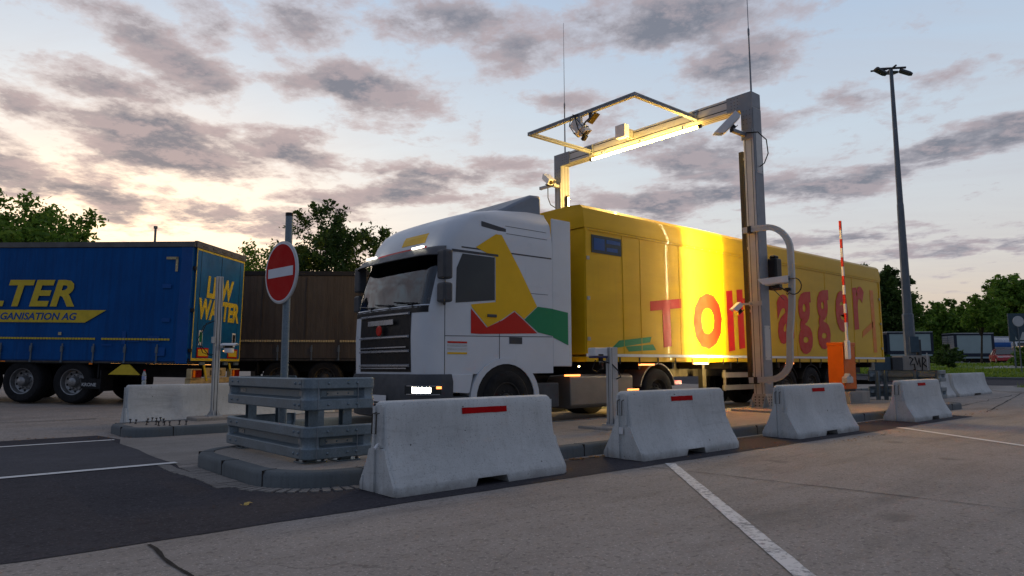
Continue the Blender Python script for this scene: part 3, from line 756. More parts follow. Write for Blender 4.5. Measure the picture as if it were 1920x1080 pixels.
# ================================================================== gantry
GX0, GX1 = 13.82, 14.18; NY0, NY1 = 7.82, 8.06; FY0, FY1 = 13.88, 14.12; GZ = 7.20
pad(14.0, 7.85, .144, 1.5, .9, .05)
G = thing('sensor_gantry', 'tall aluminium portal gantry with a light tube spanning the lane over the yellow truck', 'gantry', (14.0, 7.94, .194))
for nm, y0, y1, zb in (('near', NY0, NY1, .20), ('far', FY0, FY1, .02)):
    mb = MB()
    sl = [('-x', y0+.05), ('-x', y1-.05)] + ([('+y', GX0+.06), ('+y', GX1-.06)] if nm == 'near' else [('-y', GX0+.06), ('-y', GX0+.18), ('-y', GX1-.06)])
    slotted_post(mb, GX0, GX1, y0, y1, zb, GZ, sl, sl=.014)
    mb.build('upright', ['aluminium', 'slot_black'], G, bevel=.006)
    # perforated gusset plates at the top corner
    mb = MB(); s = 1 if nm == 'near' else -1; ye = y0 if nm == 'near' else y1
    mb.box(GX0-.012, GX0-.003, min(ye-s*.004, ye+s*.62), max(ye-s*.004, ye+s*.62), GZ-.36, GZ+.004)
    mb.box(GX0-.0125, GX0-.0035, min(ye-s*.004, ye+s*.27), max(ye-s*.004, ye+s*.27), GZ-.85, GZ-.361)
    g = mb.build('gusset', 'aluminium_grey', G)
    mb = MB()
    for i in range(3):
        for j in range(4): mb.lathe((GX0-.012, ye+s*(.34+.08*i), GZ-.06-.075*j), (-1, 0, 0), [(.011, 0), (.008, .005)], 8)
        for j in range(4): mb.lathe((GX0-.012, ye+s*(.05+.08*i), GZ-.42-.1*j), (-1, 0, 0), [(.011, 0), (.008, .005)], 8)
    mb.build('bolt', 'bolt_steel', g)
    mb = MB(); mb.box(GX0-.006, GX1+.006, y0-.006 if s > 0 else y0+.01, y1-.01 if s > 0 else y1+.006, GZ-.34, GZ+.012); mb.build('top_cap', 'aluminium_grey', G, bevel=.01)
mb = MB()      # beam with three long grooves
mb.box(GX0+.004, GX1-.03, NY1+.001, FY0-.001, GZ-.33, GZ-.01)
mb.cur = 1
for z in (GZ-.07, GZ-.25): mb.box(GX0+.0028, GX0+.01, NY1+.05, FY0-.05, z-.011, z+.011)
for x in (GX0+.07, GX0+.17, GX0+.27): mb.box(x-.01, x+.01, NY1+.05, FY0-.05, GZ-.3312, GZ-.325)
mb.cur = 0
mb.build('cross_beam', ['aluminium', 'slot_black'], G)
# flat grey cover of the near upright with hatches
mb = MB(); mb.box(GX0+.012, GX1-.004, NY0-.014, NY0-.001, .5, GZ-.36); mb.build('cover', 'aluminium_grey', G, bevel=.002)
for z0, z1 in ((5.35, 6.3), (1.22, 1.96)):
    mb = MB(); mb.box(GX0+.08, GX1-.05, NY0-.021, NY0-.0145, z0, z1)
    h = mb.build('hatch', 'aluminium', G, bevel=.002)
    mb = MB()
    for z in (z0+.05, z1-.05):
        for x in (GX0+.10, GX1-.07): mb.lathe((x, NY0-.021, z), (0, -1, 0), [(.010, 0), (.007, .004)], 8)
    mb.build('screw', 'bolt_steel', h)
# foot brackets
mb = MB(); mb.box(GX0-.20, GX1+.20, NY0-.17, NY1+.17, .194, .212)
for x0 in (GX0-.012, GX1+.002): mb.prism([(x0, NY0-.13, .212), (x0, NY1+.13, .212), (x0, NY1+.02, .50), (x0, NY0-.02, .50)], (.010, 0, 0))
for y0 in (NY0-.028, NY1+.002): mb.prism([(GX0-.15, y0, .212), (GX1+.15, y0, .212), (GX1, y0, .50), (GX0, y0, .50)], (0, .010, 0))
fb = mb.build('foot_bracket', 'plate_steel', G, bevel=.003)
mb = MB()
for i in range(3):
    for j in range(4): mb.lathe((GX0-.012, NY0+.03+.09*i, .25+.06*j), (-1, 0, 0), [(.017, 0), (.015, .004)], 10)
for i in range(4):
    for j in range(4): mb.lathe((GX0+.03+.1*i, NY0-.028, .25+.06*j), (0, -1, 0), [(.017, 0), (.015, .004)], 10)
mb.build('bolt', 'rim_dark', fb)
# cantilever frame on the upstream side
FX = 11.55; ya, yb, zf = 9.29, 12.68, 6.985; w = .045
for nm, p in (('side', (FX+w, GX0-.001, ya-w, ya+w)), ('side', (FX+w, GX0-.001, yb-w, yb+w)), ('front', (FX-w, FX+w, ya-w, yb+w))):
    mb = MB(); mb.box(p[0], p[1], p[2], p[3], zf-w, zf+w); mb.cur = 1
    if nm == 'side':
        mb.box(p[0]+.05, p[1]-.1, p[2]-.0012, p[2]+.002, zf-.006, zf+.006)
    else: mb.box(p[0]-.0012, p[0]+.002, p[2]+.1, p[3]-.1, zf-.006, zf+.006)
    mb.cur = 0
    mb.build('outrigger_arm' if nm == 'side' else 'outrigger_bar', ['aluminium_grey', 'slot_black'], G, bevel=.004)
mb = MB()
for y in (ya, yb): mb.box(GX0-.03, GX0-.001, y-.07, y-.046, zf-.09, zf+.17); mb.box(GX0-.03, GX0-.001, y+.046, y+.07, zf-.09, zf+.17)
mb.build('arm_bracket', 'aluminium_grey', G)
# light tube under the beam
tx_, tz_ = GX0-.07, 6.73
mb = MB(); mb.tube([(tx_, 9.17, tz_), (tx_, 12.57, tz_)], .033, 12); lt = mb.build('light_tube', 'tube_light', G, smooth=50)
mb = MB()
for y in (9.10, 12.57): mb.tube([(tx_, y, tz_), (tx_, y+.07, tz_)], .045, 14)
mb.build('end_cap', 'black_plastic', lt, smooth=50)
mb = MB()
for y in (9.6, 10.9, 12.2): mb.box(tx_-.02, tx_+.02, y-.025, y+.025, tz_+.03, 6.84); mb.box(tx_-.02, tx_+.14, y-.025, y+.025, 6.84, 6.868)
mb.build('hanger', 'aluminium', lt)
# antennas
for y, top in ((13.86, 11.25), (7.92, 11.4)):
    mb = MB(); mb.tube([(14.0, y, GZ), (14.0, y, GZ+1.4), (14.0, y, GZ+1.42), (14.0, y, GZ+1.55), (14.0, y, GZ+1.6), (14.0, y, top)], [.022, .016, .024, .024, .009, .005], 8); mb.build('antenna', 'aluminium_grey', G, smooth=60)
# LED bars on the inner sides of both uprights
mb = MB(); lx = 13.98
mb.box(lx-.045, lx+.045, NY1+.10, NY1+.20, .74, 5.92); hb = mb.build('led_housing', 'black_plastic', G)
mb = MB()
z = .80
while z < 5.86:
    if abs(z-2.55) > .06: mb.box(lx-.022, lx+.022, NY1+.2005, NY1+.204, z, z+.038)
    z += .075
mb.build('led_strip', 'led_strip', hb)
mb = MB()
for z in (.9, 2.3, 3.7, 5.75): mb.box(lx-.02, lx+.02, NY1, NY1+.10, z-.03, z+.03)
mb.build('led_bracket', 'aluminium', hb)
mb = MB(); mb.box(13.96, 14.04, FY0-.14, FY0-.05, .74, 5.98); hb = mb.build('led_housing', 'black_plastic', G)
mb = MB(); mb.box(13.975, 14.025, FY0-.1445, FY0-.1405, .8, 5.93); mb.build('led_strip', 'tube_light', hb)
mb = MB()
for z in (.9, 3.0, 5.5): mb.box(13.98, 14.02, FY0-.05, FY0, z-.03, z+.03)
mb.build('led_bracket', 'aluminium', hb)
# bent profile loop on the near upright, carrying a camera
prof = [(-1, -.75), (-.15, -.75), (-.1, -.6), (.1, -.6), (.15, -.75), (1, -.75), (1, .75), (.15, .75), (.1, .6), (-.1, .6), (-.15, .75), (-1, .75)]
pts = [(8.10, 4.06), (7.75, 4.06)]
for i in range(1, 9): a = R(90*i/8); pts.append((7.62-.58*math.sin(a), 3.48+.58*math.cos(a)))
pts += [(7.04, 2.9), (7.07, 2.3), (7.14, 1.75)]
for i in range(0, 9): a = R(90*i/8); pts.append((7.62-.46*math.cos(a), 1.28-.47*math.sin(a)))
pts += [(7.8, .80), (8.10, .785)]
mb = MB(); loops = []
P3 = [Vector((13.73, y, z)) for y, z in pts]
for i, p in enumerate(P3):
    tt = (P3[min(i+1, len(P3)-1)]-P3[max(i-1, 0)]).normalized(); nn = Vector((1, 0, 0)).cross(tt)
    loops.append([p+nn*q[0]*.062+Vector((1, 0, 0))*q[1]*.045 for q in prof])
mb.loft(loops); mb.build('camera_loop', 'aluminium', G, smooth=40)
mb = MB()
for z in (4.06, .785): mb.box(13.68, 13.78, 7.90, 7.98, z-.075, z+.075)
mb.build('loop_clamp', 'black_plastic', G, bevel=.004)
mb = MB(); mb.box(14.2, 14.45, 7.62, 7.86, 2.75, 3.45); mb.box(14.23, 14.42, 7.66, 7.82, 3.45, 3.52); mb.build('equipment_box', 'black_plastic', G, bevel=.05)

# cameras ---------------------------------------------------------------
def look(loc, target, roll=0):
    d = (Vector(target)-Vector(loc)).normalized(); q = d.to_track_quat('X', 'Z'); return Matrix.Translation(loc) @ q.to_matrix().to_4x4() @ Matrix.Rotation(roll, 4, 'X')
def cam_thing(label, M, L=.42, W=.15, H=.14, hood=.12, plate='white_housing'):
    t = thing('traffic_camera', label, 'camera', M.to_translation(), M.to_euler(), 'traffic cameras on the gantry')
    mb = MB(); mb.box(-L/2, L/2, -W/2, W/2, -H/2, H/2); mb.build('housing', plate, t, local=True, bevel=.012)
    mb = MB()      # weather shield, open below
    a, b = -L/2-.03, L/2+hood; wy = W/2+.014; zt = H/2+.016
    mb.box(a, b, -wy, wy, zt, zt+.006)
    for s in (-1, 1): mb.prism([(a, s*wy-.003, zt), (b, s*wy-.003, zt), (b-hood*.8, s*wy-.003, -H*.35), (a, s*wy-.003, -H*.35)], (0, .006, 0))
    mb.build('sun_shield', plate, t, local=True)
    mb = MB(); mb.lathe((L/2, 0, 0), (1, 0, 0), [(H*.33, 0), (H*.33, .02)], 18); mb.build('lens', 'lens_glass', t, local=True)
    mb = MB(); mb.box(-.05, .05, -.02, .02, -H/2-.07, -H/2); mb.box(-.09, .09, -.04, .04, -H/2-.085, -H/2-.07); mb.build('mount', 'black_plastic', t, local=True)
    return t
def arm(mb, a, b, w=.055):
    a = Vector(a); b = Vector(b); return mb.tube([a, b], w, 4)
# camera on the near upright, looking down across the lane
M = look((13.55, 8.23, 6.50), (11.9, 9.9, 4.1)); t = cam_thing('white boxed camera with long sun shield at the top of the near gantry upright', M, .5, .17, .16, .16)
mb = MB(); mb.box(13.30, 13.82, 7.98, 8.06, 6.20, 6.28); mb.box(13.80, 13.815, 7.84, 8.10, 6.12, 6.34); a_ = mb.build('support_arm', 'aluminium_grey', t, bevel=.004)
mb = MB(); mb.box(13.285, 13.30, 7.975, 8.065, 6.195, 6.285); mb.build('arm_cap', 'black_plastic', a_)
mb = MB(); mb.tube([(13.75, 7.95, 6.26), (13.85, 7.72, 6.24), (13.95, 7.58, 6.05), (14.0, 7.58, 5.75), (14.0, 7.68, 5.55), (14.0, 7.79, 5.5)], .014, 6); mb.build('cable', 'cable_black', t, smooth=True)
# camera on the far upright
M = look((13.50, 14.05, 6.42), (12.4, 11.3, 4.6)); t = cam_thing('grey boxed camera with sun shield beside the far gantry upright', M, .46, .17, .16, .10)
mb = MB(); mb.box(13.58, 13.66, 13.9, 14.50, 6.24, 6.32); mb.box(13.60, 13.81, 13.92, 14.02, 6.22, 6.30); a_ = mb.build('support_arm', 'aluminium', t, bevel=.004)
mb = MB(); mb.box(13.575, 13.665, 14.50, 14.515, 6.235, 6.325); mb.build('arm_cap', 'black_plastic', a_)
mb = MB(); mb.tube([(13.62, 14.2, 6.24), (13.64, 14.22, 5.95), (13.7, 14.18, 5.75), (13.85, 14.1, 5.65)], .014, 6); mb.build('cable', 'cable_black', t, smooth=True)
# big camera hanging on the outrigger bar
M = look((11.55, 10.93, 6.66), (11.9, 10.0, 5.6), .35); t = cam_thing('bulky camera with round flange hanging from the outrigger bar', M, .36, .20, .20, .06)
mb = MB(); mb.lathe((.02, 0, 0), (1, 0, 0), [(.16, 0), (.17, .01), (.17, .07), (.16, .08)], 24); mb.build('round_flange', 'white_housing', t, local=True, smooth=40)
mb = MB(); mb.box(-.24, -.14, -.09, .09, -.09, .09); mb.box(.19, .27, -.06, .06, -.16, -.02); mb.build('rear_block', 'black_plastic', t, local=True, bevel=.01)
mb = MB(); mb.tube([(11.52, 11.0, 7.02), (11.42, 11.1, 6.95), (11.42, 11.15, 6.75), (11.48, 11.08, 6.6)], .012, 6).tube([(11.5, 10.95, 7.0), (11.40, 10.95, 6.9), (11.40, 10.85, 6.6), (11.45, 10.75, 6.45), (11.5, 10.8, 6.6)], .012, 6).tube([(11.5, 11.05, 7.0), (11.38, 11.0, 6.98), (11.42, 10.7, 6.6), (11.5, 10.6, 6.62)], .010, 6); mb.build('cable', 'cable_black', t, smooth=True)
mb = MB(); mb.box(11.51, 11.59, 10.88, 10.98, 6.76, 6.94); mb.build('hanger', 'aluminium', t)
t = thing('flood_lamp', 'small dark floodlight tilted below the outrigger bar beside the bulky camera', 'lamp', (11.55, 10.55, 6.85))
M = Matrix.Translation((11.52, 10.47, 6.78)) @ Matrix.Rotation(R(-35), 4, 'X') @ Matrix.Rotation(R(10), 4, 'Y')
mb = MB(); mb.box(-.08, .08, -.15, .15, -.015, .015, M); mb.build('lamp_head', 'lamp_head', t, bevel=.008)
mb = MB(); mb.box(-.065, .065, -.13, .13, -.019, -.0155, M); mb.build('lens', 'dark_glass', t)
mb = MB(); mb.box(11.52, 11.58, 10.55, 10.62, 6.80, 6.94); mb.tube([(11.55, 10.6, 6.84), (11.5, 10.72, 6.74), (11.5, 10.82, 6.62)], .02, 6); mb.build('bracket', 'black_plastic', t)
# antenna box on the beam
t = thing('radio_unit', 'square cream radio unit bracketed to the middle of the gantry beam', 'radio unit', (13.6, 11.2, 7.0))
mb = MB(); mb.box(13.37, 13.55, 11.10, 11.42, 6.93, 7.27); mb.build('housing', 'white_housing', t, bevel=.015)
mb = MB(); mb.box(13.56, 13.60, 11.16, 11.34, 6.95, 7.22); mb.box(13.60, 13.815, 11.17, 11.19, 6.97, 7.20); mb.box(13.60, 13.815, 11.31, 11.33, 6.97, 7.20); mb.prism([(13.6, 11.2, 6.97), (13.81, 11.2, 7.2), (13.81, 11.2, 7.16), (13.6, 11.2, 6.93)], (0, .1, 0)); mb.build('bracket', 'plate_steel', t)
# camera on the loop
M = look((13.70, 7.35, 2.86), (13.62, 9.3, 2.80)); t = cam_thing('white long camera on the bent loop of the near upright', M, .50, .14, .13, .14)
mb = MB(); mb.box(13.64, 13.76, 7.06, 7.16, 2.64, 2.70); mb.tube([(13.70, 7.3, 2.74), (13.7, 7.12, 2.62)], .018, 6); mb.tube([(13.66, 7.48, 2.76), (13.68, 7.2, 2.45)], .008, 6); mb.build('bracket', 'black_plastic', t)
mb = MB(); pts = [(13.66, 7.10-.02, 2.88)]
for i in range(10): a = R(70-200*i/9); pts.append((13.62, 6.93-.16*math.cos(a)+.02, 2.72+.17*math.sin(a)))
pts += [(13.66, 7.12, 2.56), (13.68, 7.15, 2.6)]
mb.tube(pts, .011, 6); mb.build('cable', 'cable_black', t, smooth=True)
# small warm-lit camera
M = look((13.62, 8.26, 2.36), (12.6, 8.7, 1.5)); t = cam_thing('small camera on a yellow-lit bracket halfway up the near upright', M, .16, .10, .10, .07)
mb = MB(); mb.box(13.795, 13.815, 7.78, 8.08, 2.39, 2.49); mb.box(13.72, 13.79, 8.0, 8.36, 2.42, 2.46); mb.build('bracket', 'aluminium', t)

# ================================================================== boom gate
t = thing('boom_gate', 'orange parking barrier cabinet with a raised red and white striped boom', 'barrier gate', (18.2, 7.98, .42))
bx0, bx1, by0, by1 = 17.80, 18.50, 7.88, 8.28
mb = MB(); mb.box(17.72, 18.92, 7.74, 8.50, .14, .44); fp = mb.build('plinth', 'old_concrete', t, bevel=.015)
mb = MB(); mb.box(17.80, 18.42, 7.732, 7.739, .19, .39); mb.build('plinth_panel', 'kerb_light', fp)
mb = MB(); mb.box(bx0+.03, bx1-.03, by0+.03, by1-.03, .44, .50); mb.build('base_frame', 'black_plastic', t)
mb = MB(); mb.box(bx0, bx1, by0, by1, .50, 1.66); mb.box(bx0-.012, bx1+.012, by0-.012, by1+.012, 1.60, 1.68); mb.build('cabinet', 'gate_orange', t, bevel=.012)
mb = MB(); mb.box(bx0+.02, bx0+.028, by0-.003, by0-.0005, .53, 1.58); mb.box(bx1-.03, bx1-.022, by0-.003, by0-.0005, .53, 1.58); mb.build('door_seam', 'slot_black', t)
mb = MB(); mb.prism([(17.62, 7.74, .66), (17.98, 7.74, .66), (17.98, 7.74, .80), (17.86, 7.74, .84), (17.80, 7.74, .90), (17.74, 7.74, .84), (17.62, 7.74, .80)], (0, .13, 0)); lk = mb.build('padlock_cover', 'aluminium', t, bevel=.01)
mb = MB(); mb.lathe((17.80, 7.738, .83), (0, -1, 0), [(.02, 0), (.016, .005)], 10); mb.tube([(18.18, 7.87, .79), (18.17, 7.85, .74), (18.08, 7.84, .66), (17.98, 7.84, .64)], .008, 6); mb.build('chain', 'bolt_steel', lk)
mb = MB(); mb.box(17.84, 17.98, 7.77, 7.86, 1.25, 1.72); mb.box(17.87, 17.95, 7.75, 7.77, 1.28, 1.69); mb.build('boom_holder', 'gate_white', t, bevel=.008)
mb = MB(); z = 1.70; zt = 4.80; n = 13; seg = (zt-z)/n
mb.cur = 0
for i in range(n):
    mb.cur = 1 if i % 2 == 0 and i > 1 or i == n-1 else 0
    if i in (0,): mb.cur = 0
    if mb.cur == 1 or True:
        mb.box(17.882, 17.938, 7.79, 7.84, z+i*seg, z+(i+1)*seg)
mb.build('boom', ['gate_white', 'gate_red'], t)

# ================================================================== wheels
def wheel(parent, c, ax, Rr, W, rim='rim_metal', face=1, local=False, dual=False):
    ax = Vector(ax).normalized(); c = Vector(c)
    mb = MB(); p = [(Rr*.60, 0), (Rr*.64, -.012), (Rr*.90, -.014), (Rr*.975, .012), (Rr, .045), (Rr, W-.045), (Rr*.975, W-.012), (Rr*.9, W+.01), (Rr*.62, W), (Rr*.60, W*.5)]
    mb.lathe(c, -ax, p, 44, caps=False)
    for k in range(3):      # tread grooves as slightly lower dark rings are cut by raised ribs
        h = .05+k*(W-.1)/3
        mb.lathe(c, -ax, [(Rr-.002, h+.012), (Rr+.006, h+.018), (Rr+.006, h+(W-.1)/3-.006), (Rr-.002, h+(W-.1)/3)], 44, caps=False)
    w = mb.build('wheel', 'rubber', parent, smooth=35, local=local)
    mb = MB(); s = Rr/.5
    mb.lathe(c, -ax, [(Rr*.615, .004), (Rr*.60, -.006), (Rr*.57, .0), (Rr*.55, .04), (Rr*.53, .11 if dual else .05), (Rr*.42, .13 if dual else .07), (Rr*.36, .11 if dual else .045), (Rr*.26, .11 if dual else .04), (Rr*.25, .05), (Rr*.2, -.02), (Rr*.14, -.04), (.001, -.045)], 36, caps=False)
    r_ = mb.build('rim', rim, w, smooth=30, local=local)
    a = Vector((0, 0, 1)); u = ax.cross(a).normalized(); v = ax.cross(u)
    mb = MB(); dd = .112 if dual else .05
    for k in range(10):
        t_ = 2*math.pi*k/10; q = c+(u*math.cos(t_)+v*math.sin(t_))*Rr*.31-ax*dd
        mb.lathe(q, ax, [(.018, 0), (.016, .035), (.008, .042)], 6)
    mb.build('wheel_nut', rim, r_, local=local)
    mb = MB()
    for k in range(10):
        t_ = 2*math.pi*(k+.5)/10; q = c+(u*math.cos(t_)+v*math.sin(t_))*Rr*.455-ax*(dd+.008)
        mb.lathe(q, ax, [(.028, 0), (.028, .004)], 10)
    mb.build('hand_hole', 'slot_black', r_, local=local)
    return w

# ================================================================== the yellow truck crossing the lane
TY0, TY1, TX0, TX1, TZB, TZT = 9.30, 11.86, 9.91, 24.0, 1.19, 4.32
A = thing('articulated_truck', 'white cab truck with coloured livery pulling a long yellow trailer with red lettering', 'truck', (12, 10.58, 0))
mb = MB()      # trailer box: main walls and the sloped tarp roll above
mb.box(TX0, TX1, TY0+.02, TY1-.02, TZB+.14, 3.84)
mb.build('trailer_body', 'trailer_yellow', A, bevel=.02)
mb = MB(); mb.loft([[(x, TY0-.005, 3.845), (x, TY0-.012, 3.90), (x, TY0+.03, 4.24), (x, TY0+.10, TZT-.01), (x, TY0+.35, TZT+.01), (x, TY1-.35, TZT+.01), (x, TY1-.05, TZT-.05), (x, TY1, 3.845)] for x in (TX0-.02, TX1+.02)])
mb.build('trailer_roof', 'trailer_yellow', A, smooth=30)
mb = MB()
for x in (TX0+.02, TX1-.10): mb.box(x, x+.08, TY0-.0, TY0+.0195, TZB+.14, 3.84)
for x in (11.05, 11.62, 13.0, 14.75, 16.5, 18.3, 20.1, 21.9): mb.box(x, x+.012, TY0+.012, TY0+.0195, TZB+.15, 3.83)
mb.box(TX0, TX1, TY0-.004, TY0+.0195, 3.80, 3.838)
mb.build('trailer_seam', 'trailer_yellow', A)
mb = MB(); mb.box(TX0, TX1, TY0-.012, TY0+.01, TZB+.10, TZB+.155); mb.build('trailer_white_stripe', 'white_housing', A)
mb = MB(); mb.box(TX0, TX1, TY0-.006, TY1+.006, TZB, TZB+.098); mb.build('trailer_side_rail', 'trailer_yellow', A, bevel=.006)
# lettering climbing towards the rear
for kk, (ch, x, z, h, xs_) in enumerate((('T', 11.98, 1.50, 1.00, 1.28), ('o', 13.50, 1.52, 1.72, .86), ('l', 14.86, 1.50, 1.42, .9), ('l', 15.32, 1.56, 1.42, .9), ('w', 15.72, 1.66, 1.60, .66), ('a', 17.30, 1.74, 1.72, .76), ('g', 18.44, 1.98, 1.60, .72), ('g', 19.55, 2.12, 1.58, .72), ('e', 20.70, 2.14, 1.62, .74), ('r', 21.85, 2.25, 1.75, .82))):
    wtext('lettering', ch, h*1.38 if ch in 'Tl' else h*1.45, 'livery_red', A, (x, TY0+.0145-.0006*kk, z), (1, 0, .11), (-.02, 0, 1), bold=.032, xs=xs_)
mb = MB()
for pts in (((10.65, 1.45), (11.9, 1.60), (11.95, 1.72), (10.9, 1.62)), ((11.2, 1.40), (12.1, 1.44), (12.0, 1.56), (11.1, 1.5))): mb.prism([(x, TY0+.013, z) for x, z in pts], (0, .003, 0))
mb.build('green_brush_mark', 'livery_green', A)
mb = MB()
for pts in (((22.45, 1.95), (23.3, 2.3), (23.3, 2.5), (22.5, 2.15)), ((23.25, 1.5), (23.5, 1.5), (23.45, 3.5), (23.2, 3.5))): mb.prism([(x, TY0+.013, z) for x, z in pts], (0, .003, 0))
mb.build('orange_mark', 'livery_orange', A)
mb = MB(); mb.box(10.12, 11.02, TY0+.008, TY0+.0195, 3.36, 3.72); pl = mb.build('blue_sign', 'dark_glass', A)
mb = MB(); mb.box(10.18, 10.5, TY0+.003, TY0+.0075, 3.42, 3.66); mb.box(10.56, 10.98, TY0+.003, TY0+.0075, 3.58, 3.66); mb.box(10.56, 10.9, TY0+.003, TY0+.0075, 3.42, 3.5); mb.build('blue_mark', 'blue_paint', pl)
for x, z, w_, m_ in ((13.42, 1.155, .6, 'orange_lit'), (11.5, 1.13, .5, 'orange_lit'), (17.6, 1.155, .4, 'orange_lit'), (21.4, 1.155, .4, 'orange_lit'), (9.34, .93, .42, 'orange_lit'), (11.15, .62, .36, 'orange_lit')):
    mb = MB(); mb.box(x, x+w_, TY0-.01 if z > 1 else TY0+.03, TY0+.02 if z > 1 else TY0+.045, z-.018, z+.018); mb.build('side_marker', m_, A)
mb = MB()
for x in [TX0+.35+.62*i for i in range(22)]:
    mb.box(x-.02, x+.02, TY0-.02, TY0-.013, TZB-.05, TZB+.09)
mb.build('tarp_hook', 'chassis_black', A)
mb = MB()
for x in (9.98, 23.86):
    for z in (1.6, 2.4, 3.2): mb.box(x-.03, x+.05, TY0-.012, TY0-.0005, z, z+.07)
mb.build('body_latch', 'plate_steel', A)
mb = MB()
for x in [TX0+.1+.3*i for i in range(46)]: mb.lathe((x, TY0-.004, 3.82), (0, -1, 0), [(.008, 0), (.006, .004)], 6)
mb.build('rivet_row', 'plate_steel', A)
# chassis, landing gear, side guards
mb = MB(); mb.box(10.2, 23.9, 10.05, 10.2, .85, TZB-.002); mb.box(10.2, 23.9, 10.95, 11.1, .85, TZB-.002)
for x in [10.4+1.15*i for i in range(12)]: mb.box(x, x+.08, TY0+.06, TY1-.06, 1.03, TZB-.004)
mb.box(14.2, 14.35, TY0+.3, TY0+.42, .12, 1.02); mb.box(14.1, 14.45, TY0+.24, TY0+.48, .06, .12); mb.box(14.2, 14.35, TY1-.42, TY1-.3, .12, 1.02)
mb.box(23.75, 23.95, TY0+.15, TY1-.15, .48, .62)
mb.build('trailer_chassis', 'chassis_black', A)
mb = MB()
for z in (.52, .82): mb.box(14.7, 16.9, TY0+.05, TY0+.09, z, z+.12)
for x in (14.8, 16.7): mb.box(x, x+.06, TY0+.09, TY0+.13, .5, 1.0)
mb.build('side_guard', 'tank_metal', A)
for x in (17.75, 19.1, 20.45):
    wheel(A, (x, TY0+.06, .53), (0, -1, 0), .53, .38, 'rim_dark'); wheel(A, (x, TY1-.06, .53), (0, 1, 0), .53, .38, 'rim_dark')
mb = MB()
for x in (17.75, 19.1, 20.45): mb.loft([[(x+.60*math.cos(R(a)), y, .53+.60*math.sin(R(a))) for a in range(20, 161, 14)]+[(x+.58*math.cos(R(a)), y, .53+.58*math.sin(R(a))) for a in range(160, 19, -14)] for y in (TY0+.05, TY0+.5)])
mb.build('mudguard', 'chassis_black', A)
# rear doors
mb = MB(); mb.box(TX1+.0005, TX1+.03, TY0+.05, 10.57, TZB+.15, 3.82); mb.box(TX1+.0005, TX1+.03, 10.59, TY1-.05, TZB+.15, 3.82); mb.build('rear_door', 'trailer_yellow', A)

# --- cab
def cabsec(z):      # front x, half length corner radius, front rounding by height
    T = [(.62, 6.32), (.94, 6.22), (1.6, 6.20), (2.08, 6.22), (2.12, 6.24), (2.6, 6.36), (3.02, 6.50), (3.12, 6.52), (3.35, 6.62), (3.55, 6.76), (3.70, 6.98), (3.82, 7.30), (3.92, 7.75), (3.985, 8.35)]
    for (a, xa), (b, xb) in zip(T, T[1:]):
        if a <= z <= b: return xa+(xb-xa)*(z-a)/(b-a)
    return T[-1][1]
CR = 9.02
def cabhalf(z): return 1.27-.06*sm(3.3, 3.8, z)-.16*sm(3.72, 4.0, z)
CY = (TY0+TY1)/2-.0
def cabpt(u, z, off=0.):
    # u 0..1 near side rear->front corner, 1..2 across the front, 2..3 far side
    xf = cabsec(z); h = cabhalf(z); r = .30
    n = None
    if u <= 1:
        x = CR+(xf+r-CR)*u; return Vector((x, CY-h-off, z))
    if u >= 2:
        x = xf+r+(CR-xf-r)*(u-2); return Vector((x, CY+h+off, z))
    v = u-1
    if v < .2: a = R(90*v/.2); return Vector((xf+r-(r+off)*math.sin(a), CY-h+r-(r+off)*math.cos(a), z))
    if v > .8: a = R(90*(1-v)/.2); return Vector((xf+r-(r+off)*math.sin(a), CY+h-r+(r+off)*math.cos(a), z))
    w = (v-.2)/.6; bow = .05*(1-(2*w-1)**2)
    return Vector((xf-bow-off, CY-h+r+(2*h-2*r)*w, z))
US = [0, .35, .7, 1.0]+[1+.2*i/6 for i in range(1, 7)]+[1.2+.6*i/8 for i in range(1, 8)]+[1.8+.2*i/6 for i in range(0, 7)]+[2.3, 2.65, 3.0]
def cabpatch(u0, u1, z0, z1, off, nu=10, nz=6):
    mb = MB(); uu = sorted(set([u0+(u1-u0)*i/nu for i in range(nu+1)]+[u for u in US if u0 < u < u1]))
    g = [[mb.pt(cabpt(u, z0+(z1-z0)*j/nz, off)) for u in uu] for j in range(nz+1)]
    for j in range(nz):
        for i in range(len(uu)-1): mb.face((g[j][i], g[j][i+1], g[j+1][i+1], g[j+1][i]))
    return mb
def u_at(x, z):      # u on the near side for a given x
    return (x-CR)/(cabsec(z)+.30-CR)
mb = MB(); ZS = [.98, 1.1, 1.25, 1.6, 2.0, 2.08, 2.12, 2.35, 2.6, 2.8, 3.02, 3.12, 3.25, 3.35, 3.45, 3.55, 3.63, 3.70, 3.76, 3.82, 3.87, 3.92, 3.955, 3.985]
# shell: leave the windscreen open, the cab is hollow
rows = [[mb.pt(cabpt(u, z)) for u in US] for z in ZS]
def inwin(u0, u1, z0, z1): return u0 >= 1.1 and u1 <= 1.9 and z0 >= 2.11 and z1 <= 3.03
for j in range(len(ZS)-1):
    for i in range(len(US)-1):
        if ZS[j] >= 2.119 and ZS[j+1] <= 3.021 and US[i] > 1.095 and US[i+1] < 1.905: continue
        mb.face((rows[j][i], rows[j][i+1], rows[j+1][i+1], rows[j+1][i]))
    mb.face((rows[j][-1], rows[j][0], rows[j+1][0], rows[j+1][-1]))
mb.face(rows[-1]); mb.face(rows[0][::-1])
cab = mb.build('cab', 'truck_white', A, smooth=32)
